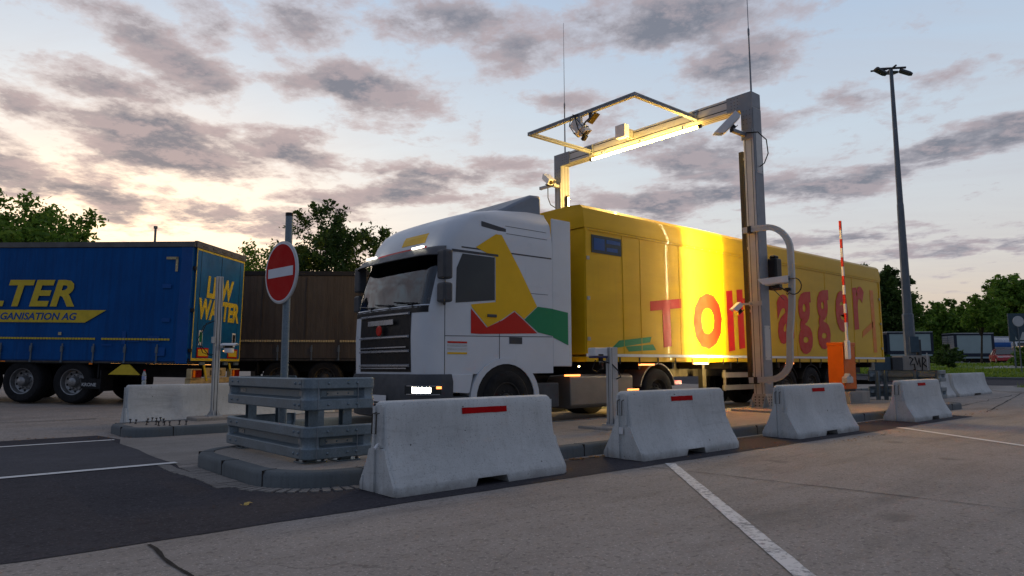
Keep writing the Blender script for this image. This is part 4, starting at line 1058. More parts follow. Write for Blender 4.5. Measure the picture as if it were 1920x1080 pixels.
# interior seen through the windscreen
mb = MB(); mb.box(6.62, 6.95, CY-1.1, CY+1.1, 1.9, 2.2); mb.box(7.3, 7.42, CY-1.05, CY-.5, 2.0, 2.95); mb.box(7.3, 7.42, CY+.5, CY+1.05, 2.0, 2.95); mb.box(8.2, 8.25, CY-1.2, CY+1.2, 1.3, 3.3); mb.build('cab_interior', 'cab_interior', cab)
cabpatch(1.1, 1.9, 2.12, 3.02, -.012, 18, 6).build('windscreen', 'windscreen_glass', cab, smooth=40)
# driver behind the wheel
mb = MB()
D0 = Vector((7.18, CY-.72, 2.0))
mb.loft([[D0+Vector((math.cos(a)*rx, math.sin(a)*ry, z)) for a in [2*math.pi*k/14 for k in range(14)]] for rx, ry, z in ((.13, .20, .0), (.13, .21, .2), (.13, .23, .40), (.10, .20, .50), (.055, .06, .56), (.055, .055, .60))])
shirt = mb
drv = thing('person', 'driver in a light blue shirt behind the windscreen of the white truck cab', 'person', tuple(D0))
mb = MB()
def ell(mb, c, r, n=12, m=8):
    mb.loft([[Vector(c)+Vector((r[0]*math.sin(math.pi*(j+.02)/(m+.04))*math.cos(2*math.pi*k/n), r[1]*math.sin(math.pi*(j+.02)/(m+.04))*math.sin(2*math.pi*k/n), -r[2]*math.cos(math.pi*(j+.02)/(m+.04)))) for k in range(n)] for j in range(m+1)])
plain('skin', (.32, .17, .11), .6)
# one continuous body: torso, neck, head and two arms reaching to the wheel, grown from a skeleton
me = bpy.data.meshes.new('body')
sv = [(0, 0, 0, .15), (0, 0, .28, .16), (-.01, 0, .46, .13), (-.02, 0, .56, .055), (-.03, 0, .64, .075), (-.03, 0, .74, .085), (-.03, 0, .82, .05),
      (-.01, -.19, .45, .065), (-.16, -.26, .25, .048), (-.38, -.20, .26, .036), (-.46, -.18, .28, .03), (-.01, .19, .45, .065), (-.16, .26, .25, .048), (-.38, .20, .26, .036), (-.46, .18, .28, .03)]
me.from_pydata([s_[:3] for s_ in sv], [(0, 1), (1, 2), (2, 3), (3, 4), (4, 5), (5, 6), (2, 7), (7, 8), (8, 9), (9, 10), (2, 11), (11, 12), (12, 13), (13, 14)], [])
bo = bpy.data.objects.new('body', me); COL.objects.link(bo)
md = bo.modifiers.new('s', 'SKIN'); bo.modifiers.new('ss', 'SUBSURF').levels = 2
for i, s_ in enumerate(sv): me.skin_vertices[0].data[i].radius = (s_[3], s_[3])
me.skin_vertices[0].data[0].use_root = True
dg = bpy.context.evaluated_depsgraph_get(); bm_ = bpy.data.meshes.new_from_object(bo.evaluated_get(dg)); bpy.data.objects.remove(bo)
bm_.materials.clear(); bm_.materials.append(MATS['shirt_blue']); bm_.materials.append(MATS['skin'])
for p_ in bm_.polygons:
    p_.use_smooth = True; p_.material_index = 1 if (p_.center.z > .57 or p_.center.x < -.30) else 0
bo = bpy.data.objects.new('body', bm_); COL.objects.link(bo); bo.parent = drv
mb = MB(); ell(mb, D0+Vector((-.015, 0, .775)), (.10, .088, .075)); mb.build('hair', 'bark', drv, smooth=True)
mb = MB(); mb.lathe(D0+Vector((-.52, 0, .27)), (-.5, 0, .8), [(.22, 0), (.235, .012), (.22, .024), (.205, .012), (.22, 0)], 24, caps=False); mb.build('steering_wheel', 'black_plastic', cab, smooth=True)
# side window, frames, door seams
def nearpoly(pts, off=.003, th=.004):      # flat piece on the near cab side from x-z points
    mb = MB(); y = CY-1.27-off; mb.prism([(x, y-th, z) for x, z in pts], (0, th, 0)); return mb
nearpoly([(6.78, 2.16), (7.62, 2.25), (7.62, 3.0), (6.92, 3.0), (6.80, 2.75)]).build('side_window', 'dark_glass', cab, bevel=0)
nearpoly([(6.70, 3.02), (7.7, 3.02), (7.7, 3.06), (6.70, 3.06)], .001, .008).build('window_trim', 'truck_grey_plastic', cab)
mb = nearpoly([(6.56, .98), (6.572, .98), (6.572, 3.04), (6.56, 3.04)], .001, .002)
for p in ([(7.72, 1.2), (7.732, 1.2), (7.732, 3.1), (7.72, 3.1)], [(6.56, 1.60), (9.0, 1.64), (9.0, 1.652), (6.56, 1.612)], [(6.9, 3.10), (9.0, 3.10), (9.0, 3.125), (6.9, 3.125)]): mb.prism([(x, CY-1.273, z) for x, z in p], (0, .003, 0))
mb.build('panel_seam', 'truck_grey_plastic', cab)
# livery
nearpoly([(7.65, 3.42), (7.78, 3.42), (8.2, 2.84), (8.62, 2.19), (8.3, 1.95), (8.07, 2.09), (7.80, 1.93), (7.46, 1.78), (7.12, 2.10), (7.10, 2.15), (7.64, 2.22), (7.64, 3.0), (7.2, 3.14)], .0035, .003).build('yellow_livery', 'livery_yellow', cab)
nearpoly([(7.10, 2.08), (7.44, 1.77), (7.80, 1.91), (8.07, 2.07), (8.29, 1.93), (8.62, 1.70), (7.30, 1.655), (7.10, 1.66)], .0035, .003).build('red_livery', 'livery_red', cab)
nearpoly([(8.64, 2.19), (9.02, 2.17), (9.02, 1.66), (8.64, 1.72), (8.31, 1.94)], .0035, .003).build('green_livery', 'livery_green', cab)
nearpoly([(7.35, 3.62), (7.9, 3.55), (7.9, 3.47), (7.35, 3.53)], -.03, .01).build('logo_patch', 'truck_grey_plastic', cab)
for zz, m_ in ((1.49, 'livery_red'), (1.44, 'barrier_concrete'), (1.38, 'barrier_concrete'), (1.31, 'livery_yellow')): nearpoly([(6.62, zz), (7.02, zz), (7.02, zz+.03), (6.62, zz+.03)]).build('door_notice', m_, cab)
nearpoly([(7.95, 1.50), (8.25, 1.50), (8.25, 1.62), (7.95, 1.62)]).build('air_intake', 'truck_grey_plastic', cab)
# door handle, mirrors
mb = MB(); mb.box(7.45, 7.65, CY-1.30, CY-1.275, 1.95, 2.0); mb.build('door_handle', 'truck_grey_plastic', cab, bevel=.006)
for s_ in (-1, 1):
    mb = MB(); y = CY+s_*1.40
    mb.box(6.38, 6.56, y-.11, y+.11, 2.52, 3.00); mb.box(6.38, 6.56, y-.11, y+.11, 2.14, 2.46); mi = mb.build('mirror', 'truck_grey_plastic', cab, bevel=.035)
    mb = MB(); mb.tube([(6.5, y-s_*.05, 3.0), (6.58, CY+s_*1.24, 3.08)], .022, 8); mb.tube([(6.5, y-s_*.05, 2.15), (6.58, CY+s_*1.24, 2.12)], .022, 8); mb.build('mirror_arm', 'black_plastic', mi)
# sun visor with lit lamps, roof number board
mb = MB()
loops = []
for i in range(17):
    u = 1.08+.84*i/16; a = cabpt(u, 3.06, .02); b = cabpt(u, 3.02, .17); c_ = cabpt(u, 2.90, .24); c_.z = 2.93; b.z = 3.04
    loops.append([a+Vector((0, 0, .05)), b+Vector((0, 0, .015)), c_, c_+Vector((.01, 0, -.012)), b+Vector((.01, 0, -.02)), a])
mb.loft(loops); vis = mb.build('sun_visor', 'truck_grey_plastic', cab, smooth=40)
for y in (CY-1.0, CY+.55):
    mb = MB(); mb.box(6.30, 6.33, y, y+.34, 3.075, 3.105); mb.build('roof_marker', 'marker_lit', cab)
cabpatch(1.28, 1.5, 3.22, 3.40, .004, 8, 3).build('roof_board', 'livery_yellow', cab)
cabpatch(1.25, 1.75, 3.06, 3.15, .004, 8, 3).build('red_band', 'livery_red', cab)
mb = MB(); mb.loft([[(7.35+.0*w, CY+w*.95, 3.66), (8.1, CY+w*.98, 4.02), (8.75, CY+w*1.0, 4.36), (9.0, CY+w*1.0, 4.38), (9.0, CY+w*1.0, 3.9), (8.0, CY+w*.98, 3.85)] for w in (-1, -.33, .33, 1)]); mb.build('roof_deflector', 'deflector_grey', cab, bevel=.05, smooth=40)
# side fairing behind the cab
mb = MB(); mb.box(9.05, 9.55, TY0+.04, TY0+.075, 1.10, 3.90); mb.box(9.05, 9.55, TY1-.075, TY1-.04, 1.10, 3.90); fa = mb.build('side_fairing', 'truck_white', A, bevel=.015)
mb = MB(); mb.prism([(9.051, TY0+.034, 2.17), (9.45, TY0+.034, 2.12), (9.45, TY0+.034, 1.5), (9.051, TY0+.034, 1.64)], (0, .005, 0)); mb.build('green_livery', 'livery_green', fa)
# wipers, dark panel below the windscreen, badge plate, lower intake
cabpatch(1.10, 1.90, 1.99, 2.10, .005, 18, 2).build('cowl_panel', 'grille_black', cab, smooth=40)
for u0, u1, z1 in ((1.22, 1.40, 2.62), (1.42, 1.58, 2.66), (1.62, 1.78, 2.60)):
    mb = MB(); mb.tube([cabpt(u0, 2.08, .03), cabpt(u0+.02, 2.14, .04), cabpt(u0+.09, 2.17, .03)], .010, 6); mb.tube([cabpt(u0-.02, 2.145, .018), cabpt(u0+.08, 2.17, .02), cabpt(u0+.19, 2.20, .018)], .010, 4); mb.build('wiper', 'black_plastic', cab)
mb = MB(); p = cabpt(1.5, 1.85, .056); mb.box(p.x-.006, p.x, CY-.42, CY+.42, 1.815, 1.90); mb.build('badge_plate', 'chrome_slat', cab)
mb = MB(); mb.lathe(cabpt(1.5, 1.72, .07), (-1, 0, 0), [(.09, 0), (.09, .01), (.07, .018)], 20); mb.build('round_badge', 'livery_red', cab)
mb = MB()
for z in (2.42, 3.46, 3.6): mb.box(7.9, 8.9, CY-cabhalf(z)-.004, CY-cabhalf(z)-.001, z, z+.008)
mb.build('pressed_line', 'truck_grey_plastic', cab)
nearpoly([(8.35, 2.55), (8.75, 2.55), (8.75, 2.90), (8.35, 2.90)], .001, .002).build('locker_door', 'truck_white', cab)
# front: grille, slats, bumper, lamps
cabpatch(1.24, 1.76, 1.02, 2.06, .006, 12, 4).build('grille', 'grille_black', cab, smooth=40)
mb = MB()
for z in (1.10, 1.34, 1.58, 1.96):
    lp = []
    for i in range(13):
        u = 1.25+.5*i/12; lp.append([cabpt(u, z, .008), cabpt(u, z+.012, .05), cabpt(u, z+.032, .05), cabpt(u, z+.05, .008)])
    mb.loft(lp)
mb.build('grille_slat', 'chrome_slat', cab, smooth=40)
mb = MB()
for z in (1.07, 1.42): mb.loft([[cabpt(1.26+.48*i/12, z, .051), cabpt(1.26+.48*i/12, z, .056), cabpt(1.26+.48*i/12, z+.02, .056), cabpt(1.26+.48*i/12, z+.02, .051)] for i in range(13)])
mb.build('grille_trim', 'chrome_slat', cab)
mb = MB(); lp = []
for z, o in ((.24, -.06), (.27, .02), (.50, .06), (.86, .07), (.98, .03), (.99, -.05)):
    lp.append([cabpt(u, max(z, .95) if z > .94 else .95, o)+Vector((0, 0, z-max(z, .95) if z > .94 else z-.95)) for u in [.93]+[u for u in US if .99 < u < 2.01]+[2.07]])
mb.loft([list(l)+[Vector((l[-1].x, l[-1].y, l[-1].z)), Vector((6.7, CY, l[0].z))] for l in lp], True, True)
bu = mb.build('bumper', 'truck_grey_plastic', A, smooth=35)
for s_ in (-1, 1):
    mb = MB(); us = [1.02+.24*i/8 for i in range(9)] if s_ < 0 else [1.74+.24*i/8 for i in range(9)]
    g = [[mb.pt(cabpt(u, .95, .062+.012)+Vector((0, 0, z-.95))) for u in us] for z in (.66, .73, .80)]
    for j in range(2):
        for i in range(8): mb.face((g[j][i], g[j][i+1], g[j+1][i+1], g[j+1][i]))
    hl = mb.build('headlight', 'dark_glass', bu)
    mb = MB(); us = us[2:7]
    g = [[mb.pt(cabpt(u, .95, .062+.017)+Vector((0, 0, z-.95))) for u in us] for z in (.69, .775)]
    for i in range(len(us)-1): mb.face((g[0][i], g[0][i+1], g[1][i+1], g[1][i]))
    mb.build('lamp', 'headlight_lit', hl)
    mb = MB(); us2 = [1.03+.24*i/8 for i in range(8)] if s_ < 0 else [1.73+.24*i/8 for i in range(8)]
    for z0, z1 in ((.655, .668), (.792, .803)): mb.loft([[cabpt(u, .95, .07)+Vector((0, 0, z0-.95)), cabpt(u, .95, .088)+Vector((0, 0, z0-.95)), cabpt(u, .95, .088)+Vector((0, 0, z1-.95)), cabpt(u, .95, .07)+Vector((0, 0, z1-.95))] for u in us2])
    mb.build('lamp_frame', 'chrome_slat', hl)
    mb = MB(); fc = cabpt(1.22 if s_ < 0 else 1.78, .95, .07)+Vector((0, 0, -.50)); mb.lathe(fc, (-1, 0, 0), [(.07, 0), (.07, .012), (.055, .02)], 18); mb.build('fog_lamp', 'lens_glass', hl)
    mb = MB(); us = [1.02, 1.05] if s_ < 0 else [1.95, 1.98]
    mb.poly([cabpt(us[0], .95, .08)+Vector((0, 0, -.20)), cabpt(us[1], .95, .08)+Vector((0, 0, -.20)), cabpt(us[1], .95, .08)+Vector((0, 0, -.16)), cabpt(us[0], .95, .08)+Vector((0, 0, -.16))]); mb.build('indicator', 'orange_lit', hl)
mb = MB()
for z in (.40, .47): mb.loft([[cabpt(1.1+.8*i/14, .95, .066)+Vector((0, 0, z-.95)), cabpt(1.1+.8*i/14, .95, .082)+Vector((0, 0, z-.945)), cabpt(1.1+.8*i/14, .95, .082)+Vector((0, 0, z-.93)), cabpt(1.1+.8*i/14, .95, .066)+Vector((0, 0, z-.925))] for i in range(15)])
mb.build('bumper_slat', 'chrome_slat', bu)
mb = MB(); p = cabpt(1.5, .95, .085); mb.box(p.x-.004, p.x+.004, CY-.26, CY+.26, .52, .63); mb.build('number_plate', 'white_housing', bu)
# front wheel arch, steps, wheels
def arch(xc, r0, y0, y1, mat, name, a0=8, a1=172, th=.03):
    mb = MB(); st = list(range(a0, a1+1, 12))
    mb.loft([[(xc+r0*math.cos(R(a)), y, .55+r0*math.sin(R(a))) for a in st]+[(xc+(r0-th)*math.cos(R(a)), y, .55+(r0-th)*math.sin(R(a))) for a in reversed(st)] for y in (y0, y1)])
    return mb.build(name, mat, A, smooth=40)
WX = 7.86
mb = MB(); mb.prism([(WX+.66*math.cos(R(a)), TY0-.0, .55+.60*math.sin(R(a))) for a in range(0, 181, 12)], (0, .006, 0)); mb.build('wheel_well', 'slot_black', A)
mb = MB(); mb.box(7.1, 9.0, TY0+.45, TY1-.45, .5, .978); mb.build('cab_floor', 'chassis_black', A)
mb = MB(); mb.prism([(6.50, TY0-.012, .979), (6.50, TY0-.012, .70), (7.06, TY0-.012, .66), (7.14, TY0-.012, .979)], (0, .14, 0)); mb.build('corner_skirt', 'truck_white', A, bevel=.01)
mb = MB(); st = list(range(0, 181, 12))
mb.loft([[(WX+.78*math.cos(R(a)), y, .55+.70*math.sin(R(a))) for a in st]+[(WX+.66*math.cos(R(a)), y, .55+.60*math.sin(R(a))) for a in reversed(st)] for y in (TY0-.02, TY0+.3)])
mb.build('wheel_arch', 'truck_white', A, smooth=40)
mb = MB(); mb.box(6.55, 7.1, TY0+.03, TY0+.5, .30, .62); mb.box(8.6, 9.2, TY0+.05, TY0+.5, .35, .80); mb.build('step_box', 'truck_grey_plastic', A, bevel=.02)
mb = MB()
for z in (.42, .78): mb.box(6.62, 7.06, TY0-.0, TY0+.028, z-.02, z+.02)
mb.build('step', 'aluminium_grey', A)
wheel(A, (WX, TY0-.03, .52), (0, -1, 0), .52, .34, 'rim_dark'); wheel(A, (WX, TY1-.02, .52), (0, 1, 0), .52, .34, 'rim_dark')
for s_, y in ((-1, TY0+.02), (1, TY1-.02)): wheel(A, (12.15, y, .52), (0, s_, 0), .52, .62, 'rim_dark', dual=True)
arch(12.15, .62, TY0+.02, TY0+.6, 'tank_metal', 'rear_fender', 12, 168); arch(12.15, .62, TY1-.6, TY1-.02, 'tank_metal', 'rear_fender', 12, 168)
mb = MB()
P = [(.30, .08), (.30, .55), (.36, .64), (.82, .66), (.92, .58), (.95, .08), (.90, .0), (.36, .0)]
mb.loft([[(x, TY0+.04+d if d > 0 else TY0+.04, z) for z, d in P] for x in (9.5, 9.53, 11.3, 11.33)]); mb.build('fuel_tank', 'tank_metal', A, smooth=40, bevel=.02)
mb = MB(); mb.box(6.7, 13.3, 10.1, 10.25, .62, .92); mb.box(6.7, 13.3, 10.9, 11.05, .62, .92); mb.box(6.6, 9.0, 9.7, 11.5, .5, .62); mb.box(11.3, 13.2, 9.9, 11.3, .92, 1.04); mb.build('tractor_chassis', 'chassis_black', A)
mb = MB(); mb.box(12.82, 13.06, TY0+.08, TY0+.14, .70, .78); mb.build('tail_lamp', 'tail_lit', A)
mb = MB(); mb.lathe((9.80, TY0+.10, 1.10), (-.5, -1, 0), [(.016, 0), (.014, .01), (.001, .014)], 12); mb.build('work_lamp', 'warm_spot', A)

# ================================================================== parked curtain-side trailers
def curtain_trailer(label, loc, rot, Hh, Lh, curtain_m, roof_m, side, zb, strap_x, axles, rearstuff, marks, s=1):
    # local x towards the front, y=0 is the visible long side, body extends to y=-s*2.5
    t = thing('semi_trailer', label, 'truck trailer', loc, rot, 'parked curtain side trailers')
    W = 2.5
    def yb(a, b): a, b = s*a, s*b; return (min(a, b), max(a, b))
    mb = MB(); mb.box(.018, Lh, *yb(-W+.03, -.03), zb-.03, Hh-.12); mb.build('cargo_box', side, t, local=True)
    mb = MB()
    # hanging curtain with shallow waves
    nx_, nz_ = 90, 14
    g = []
    for j in range(nz_+1):
        v = j/nz_; row = []
        for i in range(nx_+1):
            x = .295+(Lh-.45)*i/nx_; w = .006*math.sin(x*9.3+.6*math.sin(x*2.1))*(1-v*.6)+.010*mnoise.noise(Vector((x*1.6, v*2.2, s*3)))+(.005 if v < .12 else 0)*math.sin(x*5)
            row.append(mb.pt((x, s*(.004+w), zb+.03+(Hh-.17-zb-.03)*v)))
        g.append(row)
    for j in range(nz_):
        for i in range(nx_): mb.face((g[j][i], g[j][i+1], g[j+1][i+1], g[j+1][i]))
    mb.build('curtain', curtain_m, t, local=True, smooth=True)
    mb = MB(); mb.box(-.02, Lh+.02, *yb(-W-.01, .03), Hh-.155, Hh-.03); mb.loft([[(x, s*.02, Hh-.03), (x, s*-.3, Hh+.0), (x, s*(-W+.3), Hh+.0), (x, s*(-W-.0), Hh-.03)] for x in (-.0, Lh)]); mb.build('roof_rail', roof_m, t, local=True)
    mb = MB(); mb.box(.02, .30, *yb(-.10, .012), zb-.02, Hh-.156); mb.box(.02, .30, *yb(-W-.012, -W+.10), zb-.02, Hh-.156); mb.build('corner_post', side, t, local=True, bevel=.008)
    mb = MB(); mb.box(0, Lh, *yb(-W+.02, -.035), zb-.04, zb+.10); mb.box(.2, Lh, *yb(-1.75, -1.60), zb-.36, zb-.05); mb.box(.2, Lh, *yb(-.9, -.75), zb-.36, zb-.05)
    mb.build('chassis', 'chassis_black', t, local=True)
    mb = MB(); mb.box(.3, Lh, *yb(-.034, .022), zb-.035, zb+.005); mb.build('side_rail', 'rim_dark', t, local=True)
    for x in strap_x:
        mb = MB(); mb.box(x-.018, x+.018, *yb(.028, .036), zb+.0, zb+.42); mb.box(x-.03, x+.03, *yb(.03, .055), zb+.22, zb+.36); mb.box(x-.022, x+.022, *yb(.02, .05), zb-.03, zb+.03); mb.build('strap', 'lamp_mast' if marks == 'blue' else 'lamp_mast', t, local=True)
    for x in axles:
        wheel(t, (x, -s*.05, .51), (0, s, 0), .51, .38, 'rim_metal' if marks == 'blue' else 'rim_dark', local=True, dual=True)
        wheel(t, (x, -s*(W-.05), .51), (0, -s, 0), .51, .38, 'rim_dark', local=True, dual=True)
    mb = MB(); mb.box(axles[0]-.62, axles[-1]+.65, *yb(-.5, -.02), 1.06 if zb > 1.1 else zb-.06, zb-.041 if zb > 1.11 else zb-.042); mb.box(axles[0]-.66, axles[0]-.63, *yb(-.5, -.04), .62, zb-.05)
    mb.build('mudguard', 'chassis_black', t, local=True)
    mb = MB(); mb.box(axles[0]-.72, axles[0]-.69, *yb(-.50, -.05), .30, .80); mf = mb.build('mudflap', 'rubber', t, local=True)
    return t, W
zB = 1.00; bl = (4.87, 17.32); bz = gz(*bl)
brot = (0, R(-1.0), R(133.3))
TB, W = curtain_trailer('dusty blue curtain side trailer with yellow lettering on its side and rear doors', (*bl, bz-.0), brot, 3.90, 13.6, 'blue_curtain', 'roof_grey', 'blue_paint', zB, [.75, 1.55, 2.35, 3.15, 3.95, 4.75, 5.55, 6.35], [2.88, 4.19, 5.5], True, 'blue')
# reflective dash line and lettering on the curtain (readers look along -y, so text runs towards -x)
def t2(name, body, size, mat, x, z, **k): return text(name, body, size, mat, TB, Vector((x, .034, z)), (-1, 0, 0), (0, 0, 1), **k)
t2('lettering', 'LKW WALTER', .86, 'yellow_paint', 2.98, 2.33, bold=.034, shear=.22, xs=1.18, align='RIGHT', space=1.07)
mb = MB(); z0, z1 = 1.92, 2.22
mb.prism([(13.0, .026, z1), (13.0, .026, z0), (2.62, .026, z0), (2.10, .026, z1)], (0, .006, 0)); bn = mb.build('yellow_banner', 'yellow_paint', TB, local=True)
t2('banner_lettering', 'INTERNATIONALE TRANSPORTORGANISATION AG', .235, 'blue_paint', 2.86, 1.985, bold=.025, shear=.2, xs=1.10, align='RIGHT')
TXT_BAN = COL.objects[-1]
mb = MB(); x = .45
while x < 13.2:
    if not (2.15 < x < 2.28): mb.box(x, x+.062, .030, .040, zB+.515, zB+.56)
    x += .075
mb.build('reflective_tape', 'yellow_paint', TB, local=True)
mb = MB(); mb.box(4.95, 5.45, .040, .046, zB+.10, zB+.40); mb.build('yellow_board', 'yellow_paint', TB, local=True, bevel=.004)
mb = MB()
for a in ((.36, .42, zB+2.15, zB+2.5), (.36, .66, zB+2.44, zB+2.50), (3.2, 3.28, zB+.62, zB+.69)): mb.box(a[0], a[1], .030, .036, a[2], a[3])
mb.build('curtain_mark', 'dark_yellow_marks', TB, local=True)
random.seed(21)
mb = MB()
for (x, z, w_, h_) in ((.5, 2.75, .22, .10), (.48, 1.95, .2, .09), (.7, 1.48, .3, .14), (1.55, 1.42, .10, .30), (1.9, 1.38, .25, .03), (1.2, 1.47, .3, .02), (.55, 1.15, .25, .2)): mb.box(x, x+w_, .030, .034, z, z+h_)
mb.build('patch', 'blue_paint', TB, local=True)
text('mudflap_lettering', 'KRONE', .11, 'sign_back', TB, Vector((2.60, .002, .42)), (-1, 0, 0), (0, 0, 1), bold=.02)
mb = MB(); mb.box(2.12, 2.62, -.02, -.001, .36, .60); mb.build('mudflap_side', 'rubber', TB, local=True)
mb = MB()
for (x0, x1) in ((.05, .35),):
    mb.prism([(1.95, .0, zB-.30), (1.15, .0, zB-.30), (1.42, .0, zB-.06), (1.62, .0, zB-.06)], (0, -.02, 0))
mb.build('wheel_chock', 'yellow_paint', TB, local=True)
mb = MB(); mb.box(4.6, 4.75, .02, .03, zB-.03, zB-.01); mb.box(2.35, 2.43, .02, .034, zB-.07, zB-.03); mb.build('side_reflector', 'reflector_orange', TB, local=True)
# rear doors of the blue trailer (plane x = 0, facing -x); reading direction on it runs towards -y
for y0, y1 in ((-1.245, -.10), (-2.40, -1.255)):
    mb = MB(); mb.box(-.03, .015, y0, y1, zB+.04, 3.72); mb.build('rear_door', 'blue_paint_light', TB, local=True, bevel=.004)
mb = MB()
for b_ in ((-.12, -.09, zB+.05, 3.74), (-2.41, -2.38, zB+.05, 3.74)): mb.box(-.036, -.031, *b_)
mb.box(-.036, -.031, -2.38, -.12, 3.69, 3.735); mb.box(-.036, -.031, -2.38, -.12, zB+.05, zB+.11)
mb.build('yellow_border', 'yellow_paint', TB, local=True)
mb = MB()
for y in (-.30, -1.25, -2.2): mb.box(-.034, -.0305, y-.006, y+.006, zB+.06, 3.72)
mb.build('door_seam', 'slot_black', TB, local=True)
def tr(body, size, y, z, **k): return text('rear_lettering', body, size, 'yellow_paint', TB, Vector((-.038, y, z)), (0, -1, 0), (0, 0, 1), **k)
tr('LKW', .70, -1.20, 2.62, bold=.045, shear=.10, xs=.80, align='CENTER'); tr('WALTER', .66, -1.24, 2.08, bold=.045, shear=.10, xs=.74, align='CENTER')
for y0 in (-.32, -1.75):
    mb = MB(); mb.box(-.046, -.0365, y0-.50, y0, zB+.13, zB+.36); q = mb.build('warning_plate', 'livery_red', TB, local=True)
    mb = MB(); mb.box(-.050, -.0465, y0-.46, y0-.04, zB+.165, zB+.325); mb.build('plate_field', 'yellow_paint', q, local=True)
for y0 in (-.36, -1.95):
    mb = MB(); mb.box(-.044, -.0365, y0-.16, y0, zB+.42, zB+.78); q = mb.build('door_sticker', 'white_housing', TB, local=True)
    mb = MB(); mb.box(-.048, -.0445, y0-.14, y0-.02, zB+.50, zB+.74); mb.build('sticker_print', 'livery_green' if y0 > -1 else 'slot_black', q, local=True)
mb = MB()
for z in (zB+.25, zB+1.2, zB+2.2): mb.box(-.05, .02, -.09, -.03, z, z+.08); mb.box(-.05, .02, -2.47, -2.41, z, z+.08)
mb.build('hinge', 'black_plastic', TB, local=True)
mb = MB(); mb.box(-.05, .02, -2.46, -.04, 3.745, 3.90)
for k in range(5): mb.box(-.062, -.051, -.3-.45*k-.2, -.3-.45*k, 3.80, 3.84)
mb.build('header', 'roof_grey', TB, local=True)
mb = MB()
for k in range(4): mb.box(-.07, -.03, -.45-.55*k-.2, -.45-.55*k, zB-.05, zB+.02)
mb.build('door_latch', 'galvanised', TB, local=True)
mb = MB(); mb.box(-.02, .12, -2.35, -.15, .50, .64); mb.box(-.03, .0, -1.75, -.75, .66, .88); bp = mb.build('underride_bar', 'bumper_cream', TB, local=True, bevel=.01)
for y in (-.62, -1.85): 
    mb = MB(); mb.prism([(-.035, y, 1.0), (-.035, y-.08, 1.0), (-.035, y-.28, .56), (-.035, y-.20, .56)], (.02, 0, 0)); mb.build('brace', 'yellow_paint', bp, local=True)
for y in (-.10, -1.95):
    mb = MB(); mb.box(-.06, .06, y-.46, y, .62, .86); q = mb.build('tail_light', 'bumper_cream', TB, local=True, bevel=.015)
    mb = MB(); mb.box(-.07, -.061, y-.43, y-.05, .65, .83); mb.build('tail_lens', 'tail_red', q, local=True)
    mb = MB(); mb.box(-.073, -.0705, y-.16, y-.07, .66, .82); mb.build('orange_lens', 'reflector_orange', q, local=True)
mb = MB(); mb.box(-.05, -.031, -1.50, -.98, .70, .82); npl = mb.build('number_plate', 'plate_dark', TB, local=True)
text('plate_lettering', 'WKR 8008', .09, 'bumper_cream', TB, Vector((-.0525, -1.02, .728)), (0, -1, 0), (0, 0, 1), bold=.01, xs=1.05)

# dark trailer beyond, nose to the right
dl = spot(-9.15, 20.6); ang = math.atan2(RH[1], RH[0])+R(1.2)
TD, W = curtain_trailer('sooty brown curtain side trailer parked behind the blue one', (*dl, gz(dl[0]+2, dl[1])-.0), (0, R(.35), ang), 3.72, 13.6, 'dark_curtain', 'dark_top', 'chassis_black', 1.06, [2.2, 3.2, 4.0, 5.9, 6.95, 7.45, 8.35, 9.3, 10.2], [2.25, 3.58, 4.91], False, 'dark', s=-1)
mb = MB(); x = .5; random.seed(4)
while x < 13.2:
    if random.random() > .06: mb.box(x, x+.055, -.042, -.026, 1.06+.51, 1.06+.57)
    x += .072
mb.build('reflective_tape', 'dark_yellow_marks', TD, local=True)
mb = MB(); mb.box(6.15, 7.0, -.030, -.024, 1.08, 1.50); mb.build('yellow_board', 'dark_yellow_marks', TD, local=True)
mb = MB()
for x in (1.7, 3.0, 4.6, 6.4, 7.0, 8.9): mb.box(x, x+.02, -.028, -.022, 1.66, 3.5)
mb.build('curtain_pole', 'dark_curtain_band', TD, local=True)
mb = MB(); mb.box(5.5, 5.62, -.02, -.01, .98, 1.02); mb.build('side_reflector', 'reflector_orange', TD, local=True)
mb = MB()
for z in (.45, .72): mb.box(6.4, 10.5, .02, .05, z, z+.12)
mb.build('side_guard', 'chassis_black', TD, local=True)

# thin chimney-like pole showing above the blue trailer
cx_, cy_ = spot(-14.6, 28.0); mb = MB(); mb.tube([(cx_, cy_, gz(cx_, cy_)), (cx_, cy_, 6.85)], .045, 10).tube([(cx_, cy_, 6.78), (cx_, cy_, 6.88)], .075, 10)
tag(mb.build('vent_pole', 'lamp_mast'), 'thin dark pole poking up behind the roof of the blue trailer', 'pole')

# ================================================================== lamp mast
lx_, ly_ = spot(20.55, 36.0); lz = gz(lx_, ly_)
t = thing('lamp_mast', 'tall tapering floodlight mast on a concrete footing with graffiti', 'street lamp', (lx_, ly_, lz))
mb = MB(); top = 17.0
prof = [[(lx_+r*math.cos(2*math.pi*k/8+.4), ly_+r*math.sin(2*math.pi*k/8+.4), z) for k in range(8)] for r, z in ((.27, lz+.5), (.27, lz+3.3), (.225, lz+3.35), (.165, 9.5), (.15, 9.6), (.09, top))]
mb.loft(prof); mb.build('mast', 'lamp_mast', t)
hd = mb = MB(); U = Vector((RH[0], RH[1], 0)); V = Vector((FH[0], FH[1], 0)); c = Vector((lx_, ly_, top))
mb.tube([c-U*.75+V*.1+Vector((0, 0, .05)), c+U*.75-V*.1+Vector((0, 0, .05))], .06, 6); mb.tube([c-U*.95+V*.3+Vector((0, 0, .02)), c-U*.2], .05, 6); mb.tube([c-V*.5, c+V*.5], .05, 6)
arm_ = mb.build('cross_arm', 'lamp_head', t)
